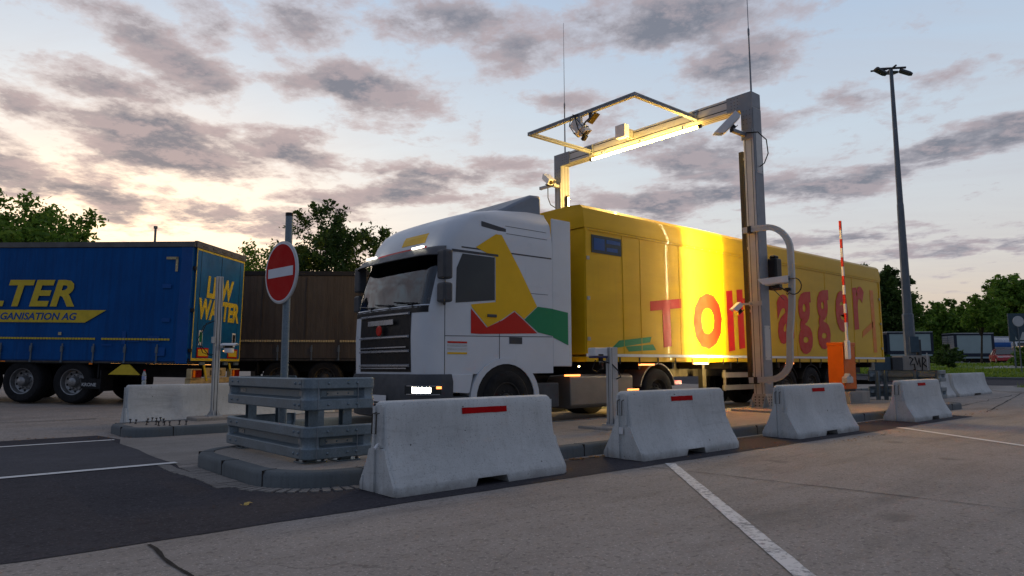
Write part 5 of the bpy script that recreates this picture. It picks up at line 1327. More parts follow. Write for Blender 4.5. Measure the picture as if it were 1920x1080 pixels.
for o, az_, tl in ((-U*.60-V*.1, 20, -30), (U*.80, 160, -28), (U*.25+V*.3+Vector((0, 0, .12)), 90, -12)):
    M = Matrix.Translation(c+o+Vector((0, 0, -.18))) @ Matrix.Rotation(AZ-math.pi/2+R(az_ if o.dot(U) > 0 else az_+160), 4, 'Z') @ Matrix.Rotation(R(tl), 4, 'Y')
    mb = MB(); mb.loft([[M @ Vector(p) for p in ((x, -w_, -h_), (x, w_, -h_), (x, w_*.8, h_), (x, -w_*.8, h_))] for x, w_, h_ in ((-.34, .14, .03), (-.2, .20, .06), (.3, .22, .06), (.36, .18, .03))])
    mb.build('flood_head', 'lamp_head', t)
# footing block with scribble, cabinets, small sign stand
def seen_box(name, lat0, lat1, D0, D1, zlo, zhi, mat, parent=None, bev=.01):
    mb = MB(); pts = [spot(lat0, D0), spot(lat1, D0), spot(lat1, D1), spot(lat0, D1)]
    mb.prism([(*p, zlo) for p in pts], (0, 0, zhi-zlo)); return mb.build(name, mat, parent, bevel=bev)
seen_box('footing', 19.85, 21.05, 35.2, 36.5, lz-.2, lz+1.18, 'old_concrete', t)
ft = [o for o in COL.objects if o.name.startswith('footing') and o.parent == t][0]
mb = MB(); random.seed(2)
def scr(pts):
    mb.tube([(*spot(a, 35.19), lz+b) for a, b in pts], .028, 5)
scr([(19.95, .95), (20.05, 1.1), (20.2, 1.0), (20.0, .7), (20.25, .75), (20.28, .45)]); scr([(20.3, 1.1), (20.42, .7), (20.5, 1.05), (20.55, .6)]); scr([(20.62, .3), (20.68, 1.1), (20.85, .95), (20.7, .75), (20.95, .55)]); scr([(20.0, .35), (20.3, .5)])
mb.build('graffiti', 'graffiti_ink', ft)
seen_box('door_box', 20.35, 20.80, 35.6, 35.72, lz+1.35, lz+2.15, 'slate_blue', t); seen_box('side_box', 20.86, 21.02, 35.8, 36.1, lz+1.0, lz+2.0, 'lamp_head', t)
o = seen_box('electric_cabinet', 18.85, 19.35, 34.6, 35.2, lz-.2, lz+1.08, 'lamp_head'); tag(o, 'low dark electric cabinet on the grass left of the mast footing', 'cabinet')
o = seen_box('electric_cabinet', 19.45, 19.80, 34.8, 35.1, lz-.2, lz+1.15, 'old_concrete'); tag(o, 'narrow pale electric cabinet touching the mast footing', 'cabinet')
o = seen_box('electric_cabinet', 18.0, 18.8, 34.7, 35.3, lz-.2, lz+1.10, 'slate_blue'); tag(o, 'wide grey electric cabinet just behind the rear of the yellow trailer', 'cabinet')
sx_, sy_ = spot(20.75, 34.9); mb = MB(); mb.tube([(sx_, sy_, lz-.4), (sx_-.02, sy_, lz+1.3)], .028, 6); t = tag(mb.build('small_post', 'aluminium'), 'thin pale post leaning in front of the graffiti footing', 'post')

# ================================================================== foliage
def leaf(mb, c, s, n_=None):
    a = Vector((random.gauss(0, 1), random.gauss(0, 1), random.gauss(0, .7))).normalized(); b = a.cross(Vector((random.gauss(0, 1), random.gauss(0, 1), random.gauss(0, 1)))).normalized()
    i = len(mb.v)
    mb.v += [c-a*s, c+b*s*.5, c+a*s, c-b*s*.5]; mb.f.append((i, i+1, i+2, i+3)); mb.mi.append(0)
def crown(name, mat, parent, centre, rad, nclump, nleaf, ls, seed, shape=1.0, hollow=.35, clr=.2, flat_=1., sprig=0, cut=None):
    random.seed(seed); mb = MB(); C = Vector(centre); rad = Vector(rad); cl = []
    while len(cl) < nclump:
        p = Vector((random.uniform(-1, 1), random.uniform(-1, 1), random.uniform(-1, 1)))
        L = p.length
        if L > 1 or L < hollow: continue
        if mnoise.noise(p*2.1+Vector((seed, 0, 0))) < -.12: continue
        lim = .80+.34*mnoise.noise(Vector((math.atan2(p.y, p.x)*1.3, p.z*2.2, seed*1.7)))
        if L > lim: continue
        q = Vector((p.x*rad.x, p.y*rad.y, p.z*rad.z))
        cl.append(C+q)
    for k in range(sprig):
        p = Vector((random.gauss(0, 1), random.gauss(0, 1), abs(random.gauss(.7, .7)))).normalized()
        q = C+Vector((p.x*rad.x, p.y*rad.y, p.z*rad.z))*.86
        for j in range(5): cl.append((q+p*j*.16*rad.z*.35, .45))
    for c in cl:
        sc = 1.
        if isinstance(c, tuple): c, sc = c
        n_ = int(nleaf*random.uniform(.5, 1.4)*sc); rr = min(rad)*clr*random.uniform(.6, 1.35)*sc
        for _ in range(n_):
            d = Vector((random.gauss(0, 1), random.gauss(0, 1), random.gauss(0, .6)))*rr*.55
            leaf(mb, c+d, ls*random.choice((.45, .7, .9, 1., 1.2, 1.5)))
    return mb.build(name, mat, parent), cl
def tree(label, lat, D, topz, rad, cz, mats, seed, nclump=260, nleaf=46, ls=.11, trunk=.18, group=None, lean=(0, 0), hollow=.25, clr=.2, sprig=0, name='tree', limbs=22):
    x, y = spot(lat, D); z0 = gz(x, y)
    t = thing(name, label, 'tree', (x, y, z0), group=group)
    rz_ = (topz-cz)
    c = Vector((x+lean[0], y+lean[1], cz))
    cr, cl = crown('crown', mats, t, c, (rad, rad, rz_), nclump, nleaf, ls, seed, hollow=hollow, clr=clr, sprig=sprig)
    mb = MB(); random.seed(seed+1)
    b = Vector((x, y, z0-.1)); m1 = b.lerp(c, .5)+Vector((random.uniform(-.1, .1), random.uniform(-.1, .1), 0)); tp = c+Vector((0, 0, rz_*.5))
    mb.tube([b, b+(m1-b)*.1, m1, c, tp], [trunk*1.35, trunk, trunk*.8, trunk*.5, trunk*.12], 8)
    for k in range(limbs):
        q = random.choice(cl); q = q[0] if isinstance(q, tuple) else q
        st = m1.lerp(c, random.uniform(.0, 1)); md_ = st.lerp(q, .5)+Vector((0, 0, .12*rz_)); mb.tube([st, md_, q], [trunk*.4, trunk*.22, trunk*.06], 5)
    mb.build('trunk', 'bark', t, smooth=60)
    return t
tree('broad green tree rising behind the blue trailer roof', -23.6, 33, 9.35, 4.1, 6.2, 'leaf_green', 31, 330, 60, .115, .2, sprig=30, clr=.20)
tree('green tree at the edge of the view partly behind the broad one', -28.9, 35, 8.9, 2.6, 6.4, 'leaf_green', 32, 170, 50, .115, .2, sprig=14)
tree('dense dark tree behind the cab of the white truck', -8.6, 32, 8.55, 2.1, 5.3, 'leaf_dark', 33, 260, 56, .085, .15, sprig=42, clr=.2)
tree('airy tree with thin see-through leaves just beside the round no entry sign', -11.5, 31, 6.75, 1.75, 4.6, 'leaf_green', 34, 130, 34, .075, .10, sprig=24, clr=.26, hollow=.1)
tree('dark tree top showing just over the roof of the white cab', -6.2, 33, 7.9, 1.5, 5.5, 'leaf_dark', 35, 120, 45, .09, .12, sprig=20, clr=.25)
# right hand group
tree('tall dense tree behind the rear end of the yellow trailer', 49.6, 95, 14.6, 5.0, 9.0, 'leaf_dark', 41, 420, 60, .24, .4, sprig=30, clr=.17)
tree('round green tree whose crown shows on both sides of the lamp mast', 54.2, 98, 11.6, 4.2, 7.4, 'leaf_green', 42, 240, 50, .22, .3, sprig=16)
tree('small slender tree with a thin leaning trunk in front of the pale box trailers', 40.3, 60, 7.0, 1.75, 5.45, 'leaf_green', 43, 85, 44, .12, .09, lean=(.2, -.3), sprig=22, clr=.3, hollow=.1)
tree('biggest leafy tree, behind the cars and the tanker trailer', 74.6, 101, 14.2, 6.0, 8.2, 'leaf_green', 44, 420, 60, .26, .4, sprig=34, clr=.17)
tree('yellowish green tree standing behind the tanker', 68.0, 108, 11.0, 4.2, 6.4, 'leaf_green', 45, 200, 50, .26, .3, sprig=14)
def shrub(label, lat, D, r, h, mat, seed, n=90, nl=40, ls=.09):
    x, y = spot(lat, D); z = gz(x, y); t = thing('bush', label, 'bush', (x, y, z))
    crown('foliage', mat, t, (x, y, z+h*.48), (r, r, h*.55), n, nl, ls, seed, hollow=.2, clr=.25, sprig=8)
    mb = MB(); random.seed(seed)
    for k in range(6): a = random.uniform(0, 6.28); mb.tube([(x, y, z-.05), (x+.3*r*math.cos(a), y+.3*r*math.sin(a), z+h*.4)], [.03, .015], 5)
    mb.build('stem', 'bark', t)
shrub('dark round bush on the grass in front of the pale box trailers', 30.3, 48.5, .95, 1.5, 'leaf_dark', 51)
shrub('small light green bush near the back of the round sign', 36.5, 50, .7, 1.3, 'leaf_green', 52, 60)
# far wood: one mass
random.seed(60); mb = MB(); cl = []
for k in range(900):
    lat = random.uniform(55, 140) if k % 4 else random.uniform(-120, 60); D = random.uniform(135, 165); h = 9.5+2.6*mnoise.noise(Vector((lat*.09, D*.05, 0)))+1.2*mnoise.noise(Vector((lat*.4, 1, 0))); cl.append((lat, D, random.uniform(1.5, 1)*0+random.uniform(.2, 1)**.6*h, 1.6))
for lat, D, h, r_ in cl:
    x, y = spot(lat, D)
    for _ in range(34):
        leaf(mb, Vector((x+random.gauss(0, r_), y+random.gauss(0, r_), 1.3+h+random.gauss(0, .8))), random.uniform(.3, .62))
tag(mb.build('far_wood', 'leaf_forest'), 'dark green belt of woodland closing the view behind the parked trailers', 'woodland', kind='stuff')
# a dark understorey wall of trunks and shade inside the wood
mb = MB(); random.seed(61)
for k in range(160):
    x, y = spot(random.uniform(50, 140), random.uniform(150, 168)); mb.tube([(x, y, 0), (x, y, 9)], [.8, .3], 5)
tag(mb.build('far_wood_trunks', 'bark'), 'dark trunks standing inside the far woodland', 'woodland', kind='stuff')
mb = MB(); random.seed(63)
for k in range(420):
    lat = random.uniform(50, 110); D = random.uniform(112, 128); x, y = spot(lat, D); h = 5.2+1.8*mnoise.noise(Vector((lat*.17, 2, 0)))
    hh = random.uniform(.15, 1)**.6*h
    for _ in range(34): leaf(mb, Vector((x+random.gauss(0, 1.2), y+random.gauss(0, 1.2), 1.3+hh+random.gauss(0, .6))), random.uniform(.2, .42))
tag(mb.build('bushy_belt', 'leaf_green'), 'lighter green bushes standing in front of the far wood', 'bushes', kind='stuff')
# grass blades on the verge field
random.seed(70); mb = MB()
for k in range(26000):
    u = random.random(); lat = 6+u*46
    # near edge of the field from the verge polyline
    for a, b in zip(verge, verge[1:]):
        if a[0] <= lat <= b[0]: Dn = a[1]+(b[1]-a[1])*(lat-a[0])/(b[0]-a[0]); break
    else: continue
    D = Dn+(58-Dn)*random.random()**2.0
    if 29.5 < lat < 38 and 45.3 < D < 51 and random.random() < .9: continue
    x, y = spot(lat, D); z = gz(x, y)+.03; h = random.uniform(.06, .17)*(1+.8*mnoise.noise(Vector((x*.5, y*.5, 0)))); a = random.uniform(0, 3.14); w = .03+.0006*D
    dx, dy = math.cos(a)*w, math.sin(a)*w; ox, oy = random.gauss(0, .05), random.gauss(0, .05)
    i = len(mb.v); mb.v += [Vector((x-dx, y-dy, z)), Vector((x+dx, y+dy, z)), Vector((x+ox, y+oy, z+h))]; mb.f.append((i, i+1, i+2)); mb.mi.append(0)
for k in range(1500):
    a = random.uniform(0, 6.28); r_ = 1.85*math.sqrt(random.random()); x, y = icx+r_*math.cos(a), icy+r_*math.sin(a); z = iz+.14; h = random.uniform(.05, .30)*random.random()+.05; b_ = random.uniform(0, 3.14); w = .012
    i = len(mb.v); mb.v += [Vector((x-math.cos(b_)*w, y-math.sin(b_)*w, z)), Vector((x+math.cos(b_)*w, y+math.sin(b_)*w, z)), Vector((x+random.gauss(0, .06), y+random.gauss(0, .06), z+h))]; mb.f.append((i, i+1, i+2)); mb.mi.append(0)
tag(mb.build('grass', 'grass_blade'), 'short green grass on the verge beyond the far road', 'grass', kind='stuff')
# fallen leaves and litter
random.seed(80)
def litter(cx, cy, sx, sy, n, mat, z=.012, name='fallen_leaves', s=.02):
    mb = MB()
    for _ in range(n):
        c = Vector((cx+random.gauss(0, sx), cy+random.gauss(0, sy), z+random.uniform(0, .012))); a = random.uniform(0, 6.28); q = s*random.uniform(.5, 1.5)
        u = Vector((math.cos(a), math.sin(a), random.uniform(-.3, .3)))*q; v = Vector((-math.sin(a), math.cos(a), random.uniform(-.3, .3)))*q*.6
        mb.poly([c-u, c-v, c+u, c+v])
    return mb
m_ = litter(6.05, 5.86, .25, .05, 70, 0); 
for a in ((9.2, 5.85, .2, .06, 60), (13.9, 5.8, .3, .06, 40), (11.0, 4.6, .9, .05, 60), (2.45, 12.6, .22, .25, 60), (16.9, 5.2, .8, .08, 60), (1.0, 13.2, .6, .06, 60), (8.3, 5.0, 1.0, .15, 30), (20, 5.3, 2.0, .1, 60)):
    q = litter(*a, 0, s=.018); 
    for f in q.f: m_.poly([q.v[i] for i in f])
tag(m_.build('fallen_leaves', 'brown_leaf'), 'brown leaf litter gathered along kerbs and joints', 'leaves', kind='stuff')
lp_ = [(0, -.05), (.02, -.02), (.05, -.03), (.035, 0), (.055, .03), (.02, .02), (0, .06), (-.02, .02), (-.055, .03), (-.035, 0), (-.05, -.03), (-.02, -.02)]
for (x, y, s_, m2, lb) in ((2.13, 5.98, .9, 'yellow_leaf', 'pale green fallen leaf lying on the black asphalt in front of the kerbed island nose'),):
    y -= .22; mb = MB(); mb.poly([(x+a*s_, y+b*s_, .012+.012*math.sin(a*60)) for a, b in lp_]); tag(mb.build('fallen_leaf', m2), lb, 'leaf')

# ================================================================== far things on the right
def box_truck(label, lat0, lat1, D, zlo, zhi, cab=None, rear=None, skew=0., ground=None):
    x, y = spot(lat0, D); z = gz(x, y)
    t = thing('box_trailer', label, 'truck trailer', (x, y, z), group='pale box trailers parked by the far trees')
    def q(a, d, zz): return (*spot(a, d), zz)
    def bx(name, a0, a1, d0, d1, z0, z1, m, p=t): mb = MB(); mb.prism([q(a0, d0, z0), q(a1, d0, z0), q(a1, d1, z0), q(a0, d1, z0)], (0, 0, z1-z0)); return mb.build(name, m, p)
    b = bx('cargo_box', lat0, lat1, D, D+2.5, zlo, zhi, 'panel_mint')
    for nm, a in (('edge_post', (lat0-.02, lat0+.30, zlo-.05, zhi)), ('edge_post', (lat1-.30, lat1+.02, zlo-.05, zhi)), ('top_rail', (lat0, lat1, zhi-.16, zhi+.06)), ('bottom_rail', (lat0, lat1, zlo-.3, zlo+.12))): bx(nm, a[0], a[1], D-.04, D+2.54, a[2], a[3], 'frame_navy')
    bx('roof_edge', lat0, lat1, D-.05, D+2.55, zhi+.061, zhi+.14, 'panel_white')
    bx('skirt', lat0+.3, lat1-.2, D-.02, D+.05, zlo-.52, zlo-.31, 'panel_mint')
    mb = MB()
    for a in (lat0+1.5, lat0+2.8, lat1-2.0, lat1-1.0):
        c = Vector(q(a, D+.15, z+.48)); mb.lathe(c, Vector((FH[0], FH[1], 0)), [(.2, 0), (.48, 0), (.48, .3), (.2, .3)], 16)
    mb.build('wheels', 'rubber', t)
    if rear:
        fx = lat0-.03
        mb = MB(); mb.prism([q(fx, D+.08, zlo+.05), q(fx, D+2.42, zlo+.05), q(lat0-.021, D+2.42, zlo+.05), q(lat0-.021, D+.08, zlo+.05)], (0, 0, zhi-zlo-.25)); rr_ = mb.build('rear_end', 'panel_white', t)
        mb = MB()
        for k in range(8):
            zz = zlo+.25+k*.26; mb.prism([q(fx-.012, D+.1, zz), q(fx-.012, D+2.4, zz), q(fx-.001, D+2.4, zz), q(fx-.001, D+.1, zz)], (0, 0, .03))
        mb.prism([q(fx-.014, D+1.22, zlo+.06), q(fx-.014, D+1.28, zlo+.06), q(fx-.0, D+1.28, zlo+.06), q(fx-.0, D+1.22, zlo+.06)], (0, 0, zhi-zlo-.27))
        mb.build('door_line', 'slate_blue', rr_)
    if cab:
        c0, c1 = cab
        mb = MB(); zs = [(z+.5, 0, 0), (z+1.4, -.02, 0), (z+2.6, .15, 0), (z+3.2, .5, .05), (z+3.75, 1.1, .1)]
        mb.loft([[q(c0+o, D+.1+i, zz), q(c1, D+.1+i, zz), q(c1, D+2.4-i, zz), q(c0+o, D+2.4-i, zz)] for zz, o, i in zs]); k_ = mb.build('cab', 'green_cab', t, bevel=.1, smooth=40)
        bx('side_window', c0+.55, c1-.9, D+.06, D+.11, z+1.9, z+2.7, 'dark_glass', k_)
        mb = MB(); mb.prism([q(c0+.2, D+.08, z+1.2), q(c1, D+.08, z+1.5), q(c1, D+.08, z+1.65), q(c0+.2, D+.08, z+1.35)], (FH[0]*.05, FH[1]*.05, 0)); mb.build('stripe', 'panel_mint', k_)
        bx('gap_panel', c1, lat0, D+.3, D+2.2, zlo, zhi-.2, 'frame_navy')
    return t
box_truck('pale grey box trailer coupled to a dark green cab, partly hidden by the lamp mast', 47.4, 53.2, 88, 2.75, 5.15, cab=(44.7, 46.9))
box_truck('pale grey box trailer with white slatted rear end behind the slender tree', 55.9, 60.9, 88, 2.4, 4.95, rear=1)
# tanker
x, y = spot(62.2, 91); t = thing('tanker_trailer', 'silver tanker trailer with a blue band parked beside the pale box trailer', 'tanker', (x, y, gz(x, y)))
mb = MB(); c = Vector((*spot(61.9, 92), 3.6)); mb.lathe(c, Vector((RH[0], RH[1], 0)), [(.7, 0), (1.05, .1), (1.08, .2), (1.08, 5.6), (1.05, 5.7), (.7, 5.8)], 28); mb.build('tank', 'tanker_silver', t, smooth=40)
mb = MB(); mb.loft([[c+Vector((RH[0], RH[1], 0))*u_+Vector((FH[0], FH[1], 0))*(-1.095*math.cos(R(a)))+Vector((0, 0, 1.095*math.sin(R(a)))) for a in (-12, -4, 4, 12, 20)] for u_ in (.3, 5.5)], False); mb.build('blue_band', 'tanker_blue', t)
mb = MB(); mb.prism([(*spot(62.0, 91.4), 2.0), (*spot(67.5, 91.4), 2.0), (*spot(67.5, 92.6), 2.0), (*spot(62.0, 92.6), 2.0)], (0, 0, .5)); mb.build('chassis', 'frame_navy', t)
mb = MB(); mb.prism([(*spot(62.5, 91.8), 4.66), (*spot(67.2, 91.8), 4.66), (*spot(67.2, 92.2), 4.66), (*spot(62.5, 92.2), 4.66)], (0, 0, .14)); mb.build('walkway', 'panel_white', t)
# cars: x local forward
def car(label, lat, D, rz, body, suv=False, L=4.2):
    x, y = spot(lat, D); z = gz(x, y)+.0
    t = thing('parked_car', label, 'car', (x, y, z), (0, 0, rz), 'cars parked by the far trees')
    h = 1.72 if suv else 1.44; w = .88; mb = MB(); hl = L/2
    pr = [(-hl, .35), (-hl-.02, .75), (-hl+.08, .98 if suv else .88), (-.55*hl, 1.0 if suv else .92), (hl*.45, 1.0 if suv else .90), (hl*.9, .82 if suv else .72), (hl, .60), (hl-.02, .30), (hl*.4, .26), (-hl*.6, .26)]
    mb.loft([[(a, yy*f, b_) for a, b_ in pr] for yy, f in ((-w, 1),(-w*.97, 1), (w*.97, 1), (w, 1))]); bd = mb.build('body', body, t, local=True, bevel=.06, smooth=40)
    g = [(-hl*.98 if suv else -hl*.9, .97 if suv else .9), (-hl*.86 if suv else -hl*.55, h-.05), (-hl*.3, h), (hl*.12, h-.03), (hl*.52, .97 if suv else .9)]
    mb = MB(); mb.loft([[(a, s_*(w-.05-(.20 if b_ > 1.1 else 0)), b_) for a, b_ in g] for s_ in (-1, 1)]); mb.build('greenhouse', 'car_glass', t, local=True, bevel=.03)
    mb = MB(); mb.loft([[(a, s_*(w-.235), b_+.012) for a, b_ in g[1:4]]+[(a, s_*(w-.235), b_-.03) for a, b_ in reversed(g[1:4])] for s_ in (-1, 1)]); mb.build('roof', body, t, local=True)
    mb = MB()
    for a in (-hl*.3, hl*.1):
        for s_ in (-1, 1): mb.tube([(a, s_*(w-.04), .92), (a+.0, s_*(w-.235), h-.02)], .035, 4)
    mb.build('pillar', body, t, local=True)
    for a in (-hl*.62, hl*.62):
        for s_ in (-1, 1):
            mb = MB(); mb.lathe((a, s_*(w-.2), .32), (0, s_, 0), [(.12, 0), (.32, .0), (.33, .1), (.32, .21), (.2, .215)], 20); ww = mb.build('wheel', 'rubber', t, local=True, smooth=40)
            mb = MB(); mb.lathe((a, s_*(w+.012), .32), (0, s_, 0), [(.2, 0), (.17, .012), (.05, .02)], 14); mb.build('rim', 'rim_metal', ww, local=True)
    for s_ in (-1, 1):
        mb = MB(); mb.cbox((hl-.06, s_*.62, .66), (.1, .34, .14)); mb.build('headlight', 'white_housing', t, local=True)
        mb = MB(); mb.cbox((-hl+.03, s_*.72, .82), (.08, .2, .2)); mb.build('tail_light', 'tail_red', t, local=True)
fr = AZ+math.pi
frr = AZ-R(35)+math.pi
car('red hatchback parked nose towards the grass in front of the tanker', 47.9, 68, frr+R(10), 'car_red')
car('black estate car parked beside the red hatchback', 50.3, 67.5, frr+R(30), 'car_black', True, 4.5)
x, y = spot(58.8, 80); z = gz(x, y); t = thing('panel_van', 'white panel van parked behind the black estate car', 'van', (x, y, z), (0, 0, frr+R(6)))
mb = MB(); mb.loft([[(a, s_, b_) for a, b_ in ((-2.6, .4), (-2.6, 2.3), (-2.4, 2.4), (1.3, 2.4), (1.9, 1.5), (2.6, 1.2), (2.7, .4))] for s_ in (-.95, .95)]); mb.build('body', 'car_white', t, local=True, bevel=.08, smooth=40)
mb = MB(); mb.prism([(1.36, -.8, 2.25), (1.86, -.8, 1.56), (1.86, .8, 1.56), (1.36, .8, 2.25)], (.05, 0, .05)); mb.prism([(1.0, -.965, 1.45), (1.75, -.965, 1.45), (1.35, -.965, 2.1), (1.0, -.965, 2.1)], (0, .01, 0)); mb.prism([(1.0, .965, 1.45), (1.75, .965, 1.45), (1.35, .965, 2.1), (1.0, .965, 2.1)], (0, -.01, 0)); mb.build('window', 'car_glass', t, local=True)
for a in (-1.7, 1.8):
    for s_ in (-1, 1): mb = MB(); mb.lathe((a, s_*.78, .36), (0, s_, 0), [(.15, 0), (.36, .0), (.36, .2), (.2, .205)], 18); mb.build('wheel', 'rubber', t, local=True)
# big board on two posts, seen from behind
def bq(name, a0, a1, d0, d1, z0, z1, m, p): mb = MB(); mb.prism([(*spot(a0, d0), z0), (*spot(a1, d0), z0), (*spot(a1, d1), z0), (*spot(a0, d1), z0)], (0, 0, z1-z0)); return mb.build(name, m, p)
x, y = spot(32.6, 44.5); z = gz(x, y); t = thing('information_board', 'large slate blue board on two posts behind the round sign', 'sign board', (x, y, z))
bq('board', 31.75, 34.4, 44.4, 44.48, 2.55, 4.35, 'slate_blue', t); bq('white_panel', 32.1, 33.2, 44.37, 44.399, 2.65, 3.15, 'panel_white', t)
for a in (32.1, 34.0):
    mb = MB(); mb.tube([(*spot(a, 44.55), z-.2), (*spot(a, 44.55), 4.3)], .05, 8); mb.build('post', 'lamp_mast', t)
# white cabin roof between the two trailers
o = bq('site_cabin', 72.8, 76.0, 116, 120, 1.0, 6.0, 'panel_white', None); tag(o, 'white roof of a cabin showing between the two pale box trailers', 'cabin')
# sign seen from behind
x, y = spot(28.55, 39.2); z = gz(x, y); t = thing('round_sign', 'back of a round grey traffic sign on a dark post with a triangular plate', 'traffic sign', (x, y, z))
mb = MB(); mb.tube([(x, y, z-.1), (x, y, 3.75)], .035, 10); mb.build('post', 'lamp_mast', t)
mb = MB(); mb.lathe((x-.05*FH[0], y-.05*FH[1], 3.52), (-FH[0]-.1, -FH[1], 0), [(.28, 0), (.30, .004), (.30, .02), (.285, .024)], 32); mb.build('sign_plate', 'sign_back', t)
mb = MB(); P = [spot(28.15, 39.3), spot(28.95, 39.3)]; mb.prism([(*P[0], 3.2), (*P[1], 3.2), (x, y, 2.35)], (FH[0]*.02, FH[1]*.02, 0)); mb.build('triangular_plate', 'slate_blue', t)

# ================================================================== sky, sun
w = bpy.data.worlds.new('World'); SC.world = w; w.use_nodes = True; nt = w.node_tree; nt.nodes.clear()
out = nt.nodes.new('ShaderNodeOutputWorld'); bg = nt.nodes.new('ShaderNodeBackground'); nt.links.new(bg.outputs[0], out.inputs[0])
tc = nt.nodes.new('ShaderNodeTexCoord'); gen = tc.outputs['Generated']
sep = nt.nodes.new('ShaderNodeSeparateXYZ'); nt.links.new(gen, sep.inputs[0])
ma = lambda op, a, b=None, c=None, clamp=False: math_(nt, op, a, b, c, clamp)
def vmath(op, a, b=None):
    n = nt.nodes.new('ShaderNodeVectorMath'); n.operation = op
    for i, v in enumerate((a, b)):
        if v is None: continue
        if hasattr(v, 'links'): nt.links.new(v, n.inputs[i])
        else: n.inputs[i].default_value = v
    return n
# azimuth (degrees, measured to the right of the lane view) and elevation
el = ma('MULTIPLY', ma('ARCSINE', sep.outputs[2]), 180/math.pi)
dF = vmath('DOT_PRODUCT', gen, (FH[0], FH[1], 0)).outputs['Value']; dR = vmath('DOT_PRODUCT', gen, (RH[0], RH[1], 0)).outputs['Value']
az = ma('MULTIPLY', ma('ARCTAN2', dR, dF), 180/math.pi)
# cloud plane coordinates
zz = ma('ADD', ma('MAXIMUM', sep.outputs[2], 0.), .10)
cx = ma('DIVIDE', dR, zz); cy = ma('DIVIDE', dF, zz)
cmb = nt.nodes.new('ShaderNodeCombineXYZ'); nt.links.new(cx, cmb.inputs[0]); nt.links.new(cy, cmb.inputs[1])
def mp(v, s, loc=(0, 0, 0), rot=0):
    m = nt.nodes.new('ShaderNodeMapping'); m.inputs['Scale'].default_value = s; m.inputs['Location'].default_value = loc; m.inputs['Rotation'].default_value = (0, 0, rot); nt.links.new(v, m.inputs[0]); return m.outputs[0]
pl = mp(cmb.outputs[0], (1, .95, 1), rot=R(12))
n1 = noise(nt, pl, 3.3, 13, .66, .12); n1b = noise(nt, mp(pl, (1, 1, 1), (.05, -.10, 0)), 3.3, 7, .66, .12)
n2 = noise(nt, mp(pl, (1, 1, 1), (7, 3, 0)), 9.5, 8, .66, .1)
# warped az/el for the big cloud masses
wx = ma('MULTIPLY', ma('SUBTRACT', noise(nt, mp(pl, (1, 1, 1), (3, 9, 0)), 2.2, 5), .5), 7); wy = ma('MULTIPLY', ma('SUBTRACT', noise(nt, mp(pl, (1, 1, 1), (13, 2, 0)), 2.2, 5), .5), 4.5)
azw = ma('ADD', az, wx); elw = ma('ADD', el, wy)
def px2ae(px, py):
    a = (px-960)/FPX; b = (540-py)/FPX; d = _f+_r2*a+_u2*b
    return (math.degrees(math.atan2(d.x*RH[0]+d.y*RH[1], d.x*FH[0]+d.y*FH[1])), math.degrees(math.asin(d.z/d.length)))
def blob(px, py, rx, ry, s, tilt=0.):
    a, e = px2ae(px, py); k = 57.3/FPX*.95; c_ = math.cos(R(tilt)); s_ = math.sin(R(tilt))
    da = ma('SUBTRACT', azw, a); de = ma('SUBTRACT', elw, e)
    u = ma('MULTIPLY', ma('ADD', ma('MULTIPLY', da, c_), ma('MULTIPLY', de, s_)), 1/(rx*k)); v = ma('MULTIPLY', ma('SUBTRACT', ma('MULTIPLY', de, c_), ma('MULTIPLY', da, s_)), 1/(ry*k))
    r2 = ma('ADD', ma('MULTIPLY', u, u), ma('MULTIPLY', v, v))
    return ma('MULTIPLY', ma('EXPONENT', ma('MULTIPLY', r2, -1.)), s)
BL = [(300, 265, 210, 55, 1, -8), (540, 285, 110, 30, .8, -12), (330, 105, 140, 55, .9, -25), (190, 160, 140, 30, .7, 0), (50, 190, 70, 40, .6, 0), (25, 310, 60, 45, .9, 0),
      (150, 365, 130, 25, .9, -15), (560, 30, 110, 55, .8, 0), (385, 40, 60, 50, .7, -30), (690, 165, 140, 55, 1, 0), (760, 355, 210, 32, .9, 6), (500, 410, 170, 30, .8, 4),
      (850, 40, 180, 50, .9, 0), (960, 90, 110, 50, .7, 0), (1260, 40, 230, 60, 1, 0), (1400, 120, 110, 60, .8, 0), (1060, 195, 90, 30, .6, 0), (1200, 265, 160, 30, .5, 0),
      (1340, 300, 150, 50, .8, 0), (1300, 370, 260, 32, .9, 0), (1600, 335, 190, 28, 1, 8), (1760, 275, 130, 22, .8, 8), (1890, 245, 60, 26, .8, 0), (1530, 455, 260, 16, .7, 0), (1800, 462, 160, 14, .7, 0), (1560, 190, 140, 40, .45, 0),
      (160, 300, 60, 30, .5, 0), (1450, 250, 130, 40, .6, 0), (950, 310, 110, 40, .6, 0), (1760, 150, 120, 30, .3, 10), (620, 480, 120, 14, .6, 0), (1000, 400, 140, 24, .5, 0)]
acc = None
for b_ in BL:
    q = blob(*b_); acc = q if acc is None else ma('MAXIMUM', acc, q)
